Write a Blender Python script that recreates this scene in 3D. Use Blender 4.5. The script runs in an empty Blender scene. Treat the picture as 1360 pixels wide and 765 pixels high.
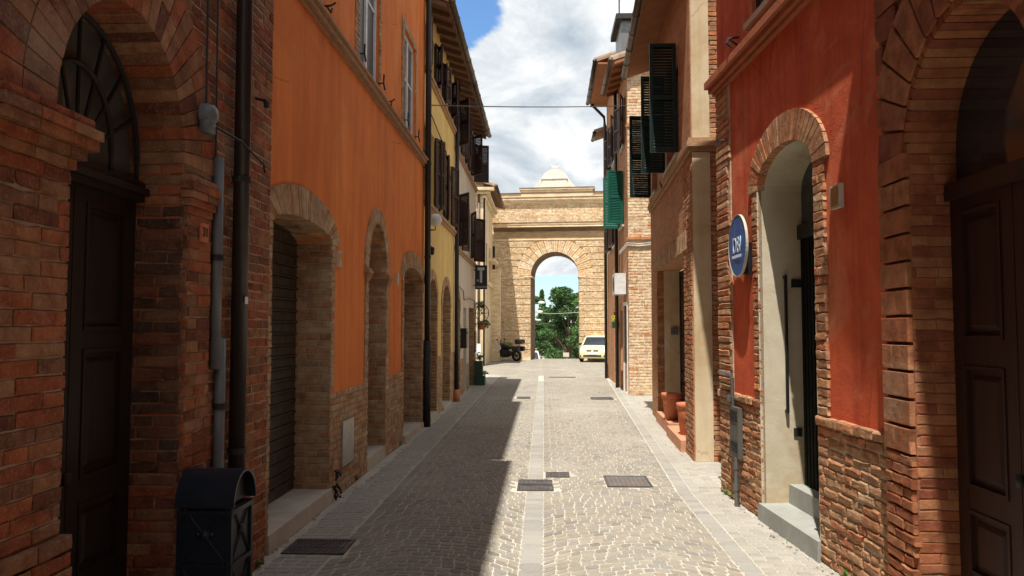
import bpy, math, random
from mathutils import Vector, Matrix
R = random.Random(7)
S = bpy.context.scene
COL = S.collection

# ------------------------------------------------------------------ camera
cam = bpy.data.cameras.new('camera'); cam.lens = 27.0; cam.sensor_width = 36.0
cam.clip_start = 0.05; cam.clip_end = 6000
co = bpy.data.objects.new('camera', cam); COL.objects.link(co)
co.location = (0, 0, 1.85); co.rotation_euler = (math.radians(93.0), 0, math.radians(2.36))
S.camera = co

# ------------------------------------------------------------------ light
SUN = Vector((0.11, 0.40, -1.0)).normalized()
elev = math.asin(-SUN.z); az = math.atan2(-SUN.x, -SUN.y)
w = bpy.data.worlds.new('World'); S.world = w; w.use_nodes = True
nt = w.node_tree; N = nt.nodes; K = nt.links; N.clear()
def nn(nodes, t, **kw):
    n = nodes.new(t)
    for k, v in kw.items(): setattr(n, k, v)
    return n
sky = nn(N, 'ShaderNodeTexSky', sky_type='NISHITA', sun_disc=False)
sky.sun_elevation = elev; sky.sun_rotation = az
sky.air_density = 1.1; sky.dust_density = 0.4; sky.ozone_density = 1.6
tc = nn(N, 'ShaderNodeTexCoord')
sep = nn(N, 'ShaderNodeSeparateXYZ'); K.new(tc.outputs['Generated'], sep.inputs[0])
# project the direction on to a cloud layer: (x, y) / (z + k)
zz = nn(N, 'ShaderNodeMath', operation='MAXIMUM'); K.new(sep.outputs[2], zz.inputs[0]); zz.inputs[1].default_value = 0.0
za = nn(N, 'ShaderNodeMath', operation='ADD'); K.new(zz.outputs[0], za.inputs[0]); za.inputs[1].default_value = 0.32
dx = nn(N, 'ShaderNodeMath', operation='DIVIDE'); K.new(sep.outputs[0], dx.inputs[0]); K.new(za.outputs[0], dx.inputs[1])
dy = nn(N, 'ShaderNodeMath', operation='DIVIDE'); K.new(sep.outputs[1], dy.inputs[0]); K.new(za.outputs[0], dy.inputs[1])
cmb = nn(N, 'ShaderNodeCombineXYZ'); K.new(dx.outputs[0], cmb.inputs[0]); K.new(dy.outputs[0], cmb.inputs[1]); cmb.inputs[2].default_value = 12.4
n1 = nn(N, 'ShaderNodeTexNoise'); n1.inputs['Scale'].default_value = 1.3; n1.inputs['Detail'].default_value = 9; n1.inputs['Roughness'].default_value = 0.62; n1.inputs['Distortion'].default_value = 0.3
K.new(cmb.outputs[0], n1.inputs['Vector'])
n2 = nn(N, 'ShaderNodeTexNoise'); n2.inputs['Scale'].default_value = 3.3; n2.inputs['Distortion'].default_value = 0.35; n2.inputs['Detail'].default_value = 9; n2.inputs['Roughness'].default_value = 0.6
K.new(cmb.outputs[0], n2.inputs['Vector'])
# a clear patch of blue up the street and another low over the horizon
def patch(d, r0, r1):
    dot = nn(N, 'ShaderNodeVectorMath', operation='DISTANCE'); K.new(tc.outputs['Generated'], dot.inputs[0]); dot.inputs[1].default_value = Vector(d).normalized()
    mr = nn(N, 'ShaderNodeMapRange'); K.new(dot.outputs['Value'], mr.inputs[0])
    mr.inputs[1].default_value = r0; mr.inputs[2].default_value = r1; mr.inputs[3].default_value = -0.42; mr.inputs[4].default_value = 0.0
    return mr.outputs[0]
pa = patch((-0.125, 1, 0.435), 0.03, 0.09)
lowb = nn(N, 'ShaderNodeMapRange'); K.new(sep.outputs[2], lowb.inputs[0])
lowb.inputs[1].default_value = 0.045; lowb.inputs[2].default_value = 0.07; lowb.inputs[3].default_value = -0.45; lowb.inputs[4].default_value = 0.06
s1 = nn(N, 'ShaderNodeMath', operation='ADD'); K.new(n1.outputs[0], s1.inputs[0]); K.new(pa, s1.inputs[1])
s2 = nn(N, 'ShaderNodeMath', operation='ADD'); K.new(s1.outputs[0], s2.inputs[0]); K.new(lowb.outputs[0], s2.inputs[1])
cov = nn(N, 'ShaderNodeMapRange', interpolation_type='SMOOTHSTEP'); K.new(s2.outputs[0], cov.inputs[0])
cov.inputs[1].default_value = 0.33; cov.inputs[2].default_value = 0.41
crp = nn(N, 'ShaderNodeValToRGB'); K.new(n2.outputs[0], crp.inputs[0])
e_ = crp.color_ramp.elements.new(0.47); e_.color = (10.2, 10.9, 11.5, 1)
crp.color_ramp.elements[0].position = 0.30; crp.color_ramp.elements[0].color = (5.6, 6.9, 8.2, 1)
crp.color_ramp.elements[2].position = 0.62; crp.color_ramp.elements[2].color = (15.8, 15.7, 15.4, 1)
mixc = nn(N, 'ShaderNodeMixRGB'); K.new(cov.outputs[0], mixc.inputs[0]); K.new(crp.outputs[0], mixc.inputs[2])
skb = nn(N, 'ShaderNodeMixRGB', blend_type='MULTIPLY'); skb.inputs[0].default_value = 1; K.new(sky.outputs[0], skb.inputs[1]); skb.inputs[2].default_value = (1.7, 2.2, 2.65, 1)
K.new(skb.outputs[0], mixc.inputs[1])
bg = nn(N, 'ShaderNodeBackground'); bg.inputs[1].default_value = 0.05; K.new(mixc.outputs[0], bg.inputs[0])
wo = nn(N, 'ShaderNodeOutputWorld'); K.new(bg.outputs[0], wo.inputs[0])
sl = bpy.data.lights.new('sun', 'SUN'); sl.energy = 5.0; sl.angle = math.radians(0.5); sl.color = (1.0, 0.95, 0.87)
so = bpy.data.objects.new('sun', sl); COL.objects.link(so); so.rotation_euler = SUN.to_track_quat('-Z', 'Y').to_euler()
S.view_settings.view_transform = 'Standard'; S.view_settings.look = 'None'; S.view_settings.gamma = 1; S.view_settings.use_curve_mapping = False
S.view_settings.exposure = 0.6
S.render.engine = 'CYCLES'
S.cycles.max_bounces = 8; S.cycles.diffuse_bounces = 5

# ------------------------------------------------------------------ materials
def base(name, rough=0.9, spec=0.3, metal=0.0):
    m = bpy.data.materials.new(name); m.use_nodes = True
    n = m.node_tree.nodes; b = n['Principled BSDF']
    b.inputs['Roughness'].default_value = rough; b.inputs['Metallic'].default_value = metal
    b.inputs['Specular IOR Level'].default_value = spec
    return m, n, m.node_tree.links, b
def ramp(n, cols):
    r = nn(n, 'ShaderNodeValToRGB'); cr = r.color_ramp
    while len(cr.elements) < len(cols): cr.elements.new(0.5)
    for i, c in enumerate(cols):
        cr.elements[i].position = i / max(1, len(cols) - 1); cr.elements[i].color = (*c, 1)
    return r
def noise(n, k, vec, scale, detail=6, rough=0.6, dist=0.0):
    t = nn(n, 'ShaderNodeTexNoise'); t.inputs['Scale'].default_value = scale; t.inputs['Detail'].default_value = detail
    t.inputs['Roughness'].default_value = rough; t.inputs['Distortion'].default_value = dist
    k.new(vec, t.inputs['Vector']); return t.outputs[0]
def mr(n, k, val, a, b, c, d):
    t = nn(n, 'ShaderNodeMapRange'); k.new(val, t.inputs[0])
    for i, x in enumerate((a, b, c, d)): t.inputs[i + 1].default_value = x
    return t.outputs[0]
def mixrgb(n, k, fac, a, b, mode='MIX'):
    t = nn(n, 'ShaderNodeMixRGB', blend_type=mode)
    for i, x in enumerate((fac, a, b)):
        if isinstance(x, (int, float)): t.inputs[i].default_value = x
        elif isinstance(x, tuple): t.inputs[i].default_value = (*x, 1)
        else: k.new(x, t.inputs[i])
    return t.outputs[0]
def bump(n, k, b, h, strength=0.5, dist=0.01, prev=None):
    t = nn(n, 'ShaderNodeBump'); t.inputs['Strength'].default_value = strength; t.inputs['Distance'].default_value = dist
    k.new(h, t.inputs['Height'])
    if prev: k.new(prev, t.inputs['Normal'])
    k.new(t.outputs[0], b.inputs['Normal']); return t.outputs[0]
def objco(n): return nn(n, 'ShaderNodeTexCoord').outputs['Object']

def m_brick(name, cols, stain=(0.46, 0.37, 0.28), stain_amt=0.35, rough=0.92, bs=0.7):
    """single modelled bricks: colour by the brick's own random value"""
    m, n, k, b = base(name, rough, 0.15)
    at = nn(n, 'ShaderNodeAttribute', attribute_name='rnd'); o = objco(n)
    r = ramp(n, cols); k.new(at.outputs['Fac'], r.inputs[0])
    a = noise(n, k, o, 9, 5, 0.6); c = noise(n, k, o, 55, 6, 0.65); g = noise(n, k, o, 1.1, 4, 0.6)
    x = mixrgb(n, k, mr(n, k, a, 0.38, 0.66, 0, 0.8), r.outputs[0], mixrgb(n, k, 1.0, r.outputs[0], (0.5, 0.42, 0.4), 'MULTIPLY'))
    x = mixrgb(n, k, mr(n, k, c, 0.52, 0.72, 0, stain_amt), x, stain)
    x = mixrgb(n, k, mr(n, k, g, 0.5, 0.75, 0, 0.45), x, mixrgb(n, k, 1.0, x, (0.6, 0.56, 0.54), 'MULTIPLY'))
    lw_ = noise(n, k, o, 0.8, 8, 0.7, 0.6); x = mixrgb(n, k, mr(n, k, lw_, 0.55, 0.68, 0, 0.32), x, stain)
    so_ = noise(n, k, o, 2.3, 8, 0.7, 0.4); x = mixrgb(n, k, mr(n, k, so_, 0.58, 0.72, 0, 0.6), x, mixrgb(n, k, 1.0, x, (0.36, 0.33, 0.33), 'MULTIPLY'))
    k.new(x, b.inputs['Base Color'])
    h1 = bump(n, k, b, c, bs, 0.006); bump(n, k, b, a, bs, 0.02, h1)
    return m
def m_rough(name, c1, c2, scale=3, bscale=40, bs=0.5, bd=0.006, rough=0.93, c3=None, streak=False):
    m, n, k, b = base(name, rough, 0.2)
    o = objco(n)
    a = noise(n, k, o, scale, 8, 0.62, 0.4)
    x = mixrgb(n, k, mr(n, k, a, 0.35, 0.68, 0, 1), c1, c2)
    if c3:
        g = noise(n, k, o, scale * 0.35, 6, 0.7, 0.8)
        x = mixrgb(n, k, mr(n, k, g, 0.52, 0.7, 0, 0.8), x, c3)
    if streak:
        mp = nn(n, 'ShaderNodeMapping'); mp.inputs['Scale'].default_value = (3.2, 3.2, 0.22); k.new(o, mp.inputs[0])
        st = noise(n, k, mp.outputs[0], 1.6, 7, 0.65, 0.2)
        x = mixrgb(n, k, mr(n, k, st, 0.46, 0.74, 0, 0.75), x, mixrgb(n, k, 1.0, x, streak, 'MULTIPLY'))
        mp2 = nn(n, 'ShaderNodeMapping'); mp2.inputs['Scale'].default_value = (9, 9, 0.5); k.new(o, mp2.inputs[0])
        s2_ = noise(n, k, mp2.outputs[0], 1.3, 8, 0.7, 0.1); x = mixrgb(n, k, mr(n, k, s2_, 0.56, 0.70, 0, 0.22), x, mixrgb(n, k, 1.0, x, (0.6, 0.52, 0.5), 'MULTIPLY'))
        vo = nn(n, 'ShaderNodeTexVoronoi', feature='DISTANCE_TO_EDGE'); vo.inputs['Scale'].default_value = 0.55
        wv = nn(n, 'ShaderNodeMixRGB'); wv.inputs[0].default_value = 0.12; k.new(o, wv.inputs[1]); k.new(nn(n, 'ShaderNodeTexNoise').outputs['Color'], wv.inputs[2]); k.new(wv.outputs[0], vo.inputs['Vector'])
        crk = mixrgb(n, k, 1.0, mr(n, k, vo.outputs['Distance'], 0.001, 0.006, 0.5, 0.0), mr(n, k, noise(n, k, o, 1.1, 3, 0.5), 0.5, 0.6, 0, 1), 'MULTIPLY')
        x = mixrgb(n, k, crk, x, mixrgb(n, k, 1.0, x, (0.45, 0.4, 0.4), 'MULTIPLY'))
    k.new(x, b.inputs['Base Color'])
    f = noise(n, k, o, bscale, 6, 0.7)
    h = bump(n, k, b, f, bs, bd); bump(n, k, b, a, bs * 0.8, 0.03, h)
    return m
def m_wallbrick(name, cols, mortar, pitch=0.07, length=0.27, bs=0.8):
    """brick coursing on far or hidden walls"""
    m, n, k, b = base(name, 0.93, 0.15)
    uv = nn(n, 'ShaderNodeTexCoord').outputs['UV']; o = objco(n)
    wob = noise(n, k, o, 3.0, 3, 0.5)
    off = nn(n, 'ShaderNodeVectorMath', operation='SCALE'); 
    cx = nn(n, 'ShaderNodeCombineXYZ'); k.new(wob, cx.inputs[0]); k.new(wob, cx.inputs[1]); k.new(cx.outputs[0], off.inputs[0]); off.inputs['Scale'].default_value = 0.035
    ad = nn(n, 'ShaderNodeVectorMath', operation='ADD'); k.new(uv, ad.inputs[0]); k.new(off.outputs[0], ad.inputs[1])
    bt = nn(n, 'ShaderNodeTexBrick'); k.new(ad.outputs[0], bt.inputs['Vector'])
    bt.inputs['Scale'].default_value = 1.0; bt.inputs['Brick Width'].default_value = length; bt.inputs['Row Height'].default_value = pitch
    bt.inputs['Mortar Size'].default_value = 0.007; bt.inputs['Mortar Smooth'].default_value = 0.3
    bt.inputs['Color1'].default_value = (0, 0, 0, 1); bt.inputs['Color2'].default_value = (1, 1, 1, 1); bt.inputs['Mortar'].default_value = (0.5, 0.5, 0.5, 1)
    r = ramp(n, cols); k.new(bt.outputs['Color'], r.inputs[0])
    a = noise(n, k, o, 1.2, 7, 0.65); c = noise(n, k, o, 30, 6, 0.65)
    x = mixrgb(n, k, mr(n, k, a, 0.42, 0.7, 0, 0.6), r.outputs[0], mixrgb(n, k, 1.0, r.outputs[0], (0.62, 0.56, 0.5), 'MULTIPLY'))
    x = mixrgb(n, k, mr(n, k, c, 0.5, 0.7, 0, 0.4), x, mixrgb(n, k, 1.0, x, (1.3, 1.2, 1.05), 'MULTIPLY'))
    x = mixrgb(n, k, bt.outputs['Fac'], x, mortar)
    k.new(x, b.inputs['Base Color'])
    inv = nn(n, 'ShaderNodeMath', operation='SUBTRACT'); inv.inputs[0].default_value = 1.0; k.new(bt.outputs['Fac'], inv.inputs[1])
    h = bump(n, k, b, inv.outputs[0], bs, 0.012); bump(n, k, b, c, 0.5, 0.008, h)
    return m
def m_plain(name, col, rough=0.5, metal=0.0, spec=0.4, var=0.25, bs=0.15, scale=8):
    m, n, k, b = base(name, rough, spec, metal)
    o = objco(n); a = noise(n, k, o, scale, 6, 0.65)
    x = mixrgb(n, k, mr(n, k, a, 0.4, 0.72, 0, 1), col, tuple(c * (1 - var) for c in col))
    k.new(x, b.inputs['Base Color'])
    k.new(mr(n, k, a, 0.3, 0.7, max(0.05, rough - 0.12), min(1, rough + 0.15)), b.inputs['Roughness'])
    f = noise(n, k, o, scale * 9, 4, 0.6); bump(n, k, b, f, bs, 0.003)
    return m
def m_wood(name, c1, c2, rough=0.55):
    m, n, k, b = base(name, rough, 0.3)
    o = objco(n); mp = nn(n, 'ShaderNodeMapping'); mp.inputs['Scale'].default_value = (14, 14, 0.9); k.new(o, mp.inputs[0])
    a = noise(n, k, mp.outputs[0], 2.4, 8, 0.6, 0.6)
    k.new(mixrgb(n, k, mr(n, k, a, 0.35, 0.7, 0, 1), c1, c2), b.inputs['Base Color']); bump(n, k, b, a, 0.4, 0.004)
    return m
def m_leaf(name, c1, c2):
    m, n, k, b = base(name, 0.55, 0.35)
    at = nn(n, 'ShaderNodeAttribute', attribute_name='rnd')
    r = ramp(n, [c1, c2]); k.new(at.outputs['Fac'], r.inputs[0]); k.new(r.outputs[0], b.inputs['Base Color'])
    return m
def m_glass(name, col=(0.02, 0.03, 0.04), rough=0.08):
    m, n, k, b = base(name, rough, 0.8); b.inputs['Base Color'].default_value = (*col, 1)
    o = objco(n); bump(n, k, b, noise(n, k, o, 2.5, 3, 0.5), 0.08, 0.02); return m

RED_BR = [(0.15, 0.055, 0.034), (0.31, 0.085, 0.038), (0.39, 0.12, 0.05), (0.33, 0.15, 0.075), (0.21, 0.095, 0.055), (0.41, 0.21, 0.11)]
TAN_BR = [(0.36, 0.20, 0.105), (0.50, 0.33, 0.19), (0.46, 0.24, 0.12), (0.56, 0.41, 0.25), (0.42, 0.30, 0.19), (0.52, 0.36, 0.2)]
R1_BR = [(0.24, 0.075, 0.04), (0.35, 0.12, 0.052), (0.38, 0.17, 0.08), (0.31, 0.105, 0.05)]
GATE_BR = [(0.64, 0.44, 0.24), (0.82, 0.65, 0.43), (0.75, 0.53, 0.30), (0.85, 0.74, 0.54), (0.80, 0.61, 0.38)]
R4_BR = [(0.60, 0.30, 0.15), (0.74, 0.56, 0.36), (0.78, 0.64, 0.44), (0.70, 0.46, 0.26), (0.76, 0.60, 0.40)]
M = dict(
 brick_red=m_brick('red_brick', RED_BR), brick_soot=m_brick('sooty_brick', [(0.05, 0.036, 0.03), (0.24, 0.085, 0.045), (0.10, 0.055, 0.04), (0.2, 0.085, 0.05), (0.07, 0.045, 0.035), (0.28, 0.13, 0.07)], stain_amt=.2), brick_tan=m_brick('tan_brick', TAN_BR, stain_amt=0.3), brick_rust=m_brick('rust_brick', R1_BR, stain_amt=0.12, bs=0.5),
 brick_orange=m_brick('orange_brick', [(0.42, 0.15, 0.07), (0.55, 0.23, 0.1), (0.5, 0.30, 0.16), (0.36, 0.16, 0.08), (0.58, 0.36, 0.2)], stain_amt=0.3),
 brick_rough=m_brick('worn_brick', [(0.40, 0.17, 0.085), (0.48, 0.27, 0.14), (0.40, 0.23, 0.125), (0.46, 0.19, 0.09), (0.5, 0.33, 0.19)], stain_amt=0.3, bs=1.2),
 brick_gold=m_brick('golden_brick', R4_BR, stain_amt=0.25), brick_gate=m_brick('gate_block', GATE_BR, stain=(0.58, 0.40, 0.22), stain_amt=0.3),
 mortar=m_rough('mortar', (0.44, 0.34, 0.25), (0.28, 0.2, 0.14), 8, 60, 0.8), mortar_tan=m_rough('tan_mortar', (0.5, 0.41, 0.3), (0.36, 0.28, 0.19), 8, 60, 0.8),
 mortar_pale=m_rough('pale_mortar', (0.74, 0.64, 0.48), (0.6, 0.5, 0.36), 8, 60, 0.8), mortar_red=m_rough('red_mortar', (0.34, 0.15, 0.08), (0.24, 0.1, 0.06), 8, 60, 0.6),
 wb_red=m_wallbrick('brick_coursing_red', RED_BR, (0.3, 0.22, 0.16)), wb_tan=m_wallbrick('brick_coursing_tan', TAN_BR, (0.46, 0.37, 0.27)),
 wb_gold=m_wallbrick('brick_coursing_gold', R4_BR, (0.78, 0.68, 0.5)), wb_brown=m_wallbrick('brick_coursing_brown', [(0.40, 0.17, 0.085), (0.5, 0.25, 0.13), (0.46, 0.22, 0.11), (0.36, 0.17, 0.09)], (0.44, 0.29, 0.18)),
 wb_frieze=m_wallbrick('brick_coursing_frieze', [(0.36, 0.24, 0.13), (0.5, 0.36, 0.21), (0.44, 0.3, 0.17)], (0.45, 0.35, 0.24)), wb_dark=m_wallbrick('brick_coursing_dark', [(0.14, 0.085, 0.05), (0.24, 0.15, 0.09), (0.2, 0.115, 0.065)], (0.2, 0.15, 0.1)), wb_gate=m_wallbrick('brick_coursing_gate', GATE_BR, (0.76, 0.65, 0.48), 0.075, 0.29),  # the darkest coursing doubles as painted shade on gate moulding and arch lining
 orange=m_rough('orange_plaster', (0.74, 0.215, 0.046), (0.61, 0.165, 0.038), 1.2, 90, 0.2, 0.003, 0.85, (0.76, 0.28, 0.075), (0.70, 0.62, 0.58)),
 red=m_rough('red_plaster', (0.63, 0.125, 0.048), (0.47, 0.08, 0.034), 2.4, 45, 0.6, 0.008, 0.9, (0.66, 0.26, 0.13), (0.62, 0.5, 0.48)),
 yellow=m_rough('yellow_plaster', (0.74, 0.52, 0.19), (0.62, 0.42, 0.15), 1.6, 60, 0.2, 0.004, 0.9, (0.66, 0.48, 0.2), (0.8, 0.76, 0.7)),
 white=m_rough('white_plaster', (0.66, 0.57, 0.45), (0.56, 0.47, 0.36), 1.6, 60, 0.2, 0.004, 0.9, (0.6, 0.53, 0.43), (0.8, 0.76, 0.72)),
 cream=m_rough('cream_plaster', (0.66, 0.55, 0.38), (0.56, 0.44, 0.28), 2.0, 60, 0.25, 0.004, 0.9, (0.48, 0.33, 0.17), (0.78, 0.72, 0.62)),
 jamb=m_rough('jamb_plaster', (0.56, 0.50, 0.38), (0.44, 0.37, 0.25), 2.0, 60, 0.4, 0.005, 0.9, (0.36, 0.23, 0.10)),
 crest=m_rough('weathered_white_stone', (0.74, 0.70, 0.62), (0.6, 0.54, 0.45), 4, 50, 0.3, 0.004, 0.85), stone=m_rough('pale_stone', (0.55, 0.5, 0.42), (0.42, 0.37, 0.3), 3, 50, 0.3, 0.004, 0.85), terrac=m_rough('terracotta_step', (0.55, 0.27, 0.16), (0.42, 0.2, 0.12), 5, 50, 0.4),
 cement=m_rough('cement_step', (0.33, 0.34, 0.31), (0.24, 0.245, 0.22), 3, 60, 0.25, 0.003, 0.75),
 band=m_rough('brick_band', (0.42, 0.26, 0.15), (0.32, 0.18, 0.1), 9, 50, 0.6, 0.006), redband=m_rough('red_band', (0.42, 0.13, 0.06), (0.3, 0.1, 0.05), 6, 50, 0.6),
 black=m_plain('black_paint', (0.012, 0.011, 0.012), 0.42, 0.0), iron=m_plain('iron', (0.03, 0.028, 0.027), 0.6, 0.3), binp=m_plain('blue_black_paint', (0.012, 0.016, 0.026), 0.4, 0.1),
 greypipe=m_plain('grey_plastic', (0.14, 0.145, 0.155), 0.45), matt_black=m_plain('matt_black_paint', (0.007, 0.007, 0.007), 0.85, 0.0, 0.15), boxgrey=m_plain('meter_box_paint', (0.10, 0.092, 0.082), 0.5), brownpipe=m_plain('dark_brown_pipe', (0.03, 0.02, 0.017), 0.38, 0.1), zinc=m_plain('zinc', (0.2, 0.2, 0.2), 0.4, 0.7),
 copper=m_plain('old_copper_gutter', (0.13, 0.09, 0.065), 0.5, 0.4), shutterroll=m_plain('roller_shutter_paint', (0.055, 0.045, 0.035), 0.45, 0.1),
 wood_dark=m_wood('dark_door_wood', (0.022, 0.012, 0.008), (0.013, 0.008, 0.006)), wood_brown=m_wood('brown_door_wood', (0.07, 0.026, 0.014), (0.04, 0.016, 0.01)),
 wood_oxblood=m_wood('dark_red_door_wood', (0.040, 0.014, 0.009), (0.022, 0.009, 0.006)), sh_brown=m_wood('brown_shutter_paint', (0.045, 0.018, 0.012), (0.03, 0.013, 0.01), 0.5), sh_dkgreen=m_wood('dark_green_shutter_paint', (0.005, 0.021, 0.017), (0.003, 0.012, 0.010), 0.45),
 sh_green=m_wood('green_shutter_paint', (0.010, 0.12, 0.082), (0.008, 0.08, 0.058), 0.5), grey_win=m_plain('pale_window_paint', (0.75, 0.75, 0.75), 0.5), 
 glass=m_glass('dark_glass'), dark_pane=m_glass('dark_pane', (0.015, 0.016, 0.018), 0.45), glass_blue=m_glass('blue_glass', (0.04, 0.12, 0.3)), pale_glass=m_glass('pale_glass', (0.10, 0.10, 0.09), 0.3),
 soffit=m_wood('soffit_wood', (0.2, 0.105, 0.06), (0.13, 0.07, 0.04), 0.8), soffit_or=m_rough('orange_soffit', (0.34, 0.15, 0.07), (0.26, 0.11, 0.055), 4),
 tile=m_rough('roof_tile', (0.36, 0.26, 0.19), (0.25, 0.17, 0.12), 7, 40, 0.5, 0.006, 0.95, (0.42, 0.38, 0.31)),
 steel=m_plain('brushed_plate', (0.4, 0.4, 0.38), 0.4, 0.5), gratem=m_plain('cast_iron', (0.13, 0.115, 0.11), 0.6, 0.4, var=0.5), rustm=m_rough('rusty_plate', (0.15, 0.14, 0.135), (0.11, 0.105, 0.10), 6, 60, 0.4, 0.003, 0.6, (0.26, 0.12, 0.07)),
 whitep=m_plain('white_plastic', (0.72, 0.72, 0.7), 0.4), signblue=m_plain('blue_sign_paint', (0.015, 0.10, 0.36), 0.45, var=0.15), signrim=m_plain('sign_rim', (0.5, 0.46, 0.36), 0.5),
 signgrey=m_plain('grey_lettering', (0.42, 0.44, 0.42), 0.5), whitetxt=m_plain('pale_blue_lettering', (0.55, 0.68, 0.85), 0.5), pot=m_rough('terracotta', (0.56, 0.20, 0.10), (0.46, 0.15, 0.075), 6, 60, 0.25, 0.003, 0.8),
 leaf=m_leaf('leaves', (0.03, 0.09, 0.016), (0.12, 0.24, 0.045)), leaf_dark=m_leaf('dark_needles', (0.02, 0.06, 0.014), (0.08, 0.165, 0.04)), leaf_y=m_leaf('yellow_flowers', (0.35, 0.36, 0.04), (0.6, 0.55, 0.05)),
 bark=m_rough('bark', (0.12, 0.085, 0.06), (0.07, 0.05, 0.035), 6, 20, 0.8, 0.02), green_pot=m_plain('green_tub_paint', (0.02, 0.06, 0.03), 0.5), soil=m_rough('soil', (0.06, 0.04, 0.025), (0.04, 0.025, 0.015), 9),
 car_y=m_plain('pale_yellow_car_paint', (0.78, 0.68, 0.36), 0.25, 0.0, 0.6, var=0.06, bs=0.0), car_w=m_plain('white_car_paint', (0.75, 0.75, 0.76), 0.25, 0, 0.6, var=0.05, bs=0.0), car_r=m_plain('red_van_paint', (0.4, 0.04, 0.03), 0.3, var=0.05),
 rubber=m_plain('rubber', (0.014, 0.014, 0.014), 0.8), chrome=m_plain('alloy', (0.55, 0.55, 0.56), 0.25, 0.9), lens=m_plain('lamp_lens', (0.7, 0.72, 0.72), 0.1, 0, 0.8, var=0.1), plastic=m_plain('black_plastic', (0.02, 0.02, 0.022), 0.5),
 redlens=m_plain('red_lens', (0.4, 0.01, 0.01), 0.2), brass=m_plain('brass', (0.35, 0.24, 0.09), 0.35, 0.8), wire=m_plain('wire', (0.035, 0.035, 0.04), 0.5), wiregrey=m_plain('grey_cable', (0.4, 0.38, 0.35), 0.6),
 houseb=m_rough('pale_house', (0.62, 0.55, 0.45), (0.52, 0.45, 0.36), 1.0, 20))

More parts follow.
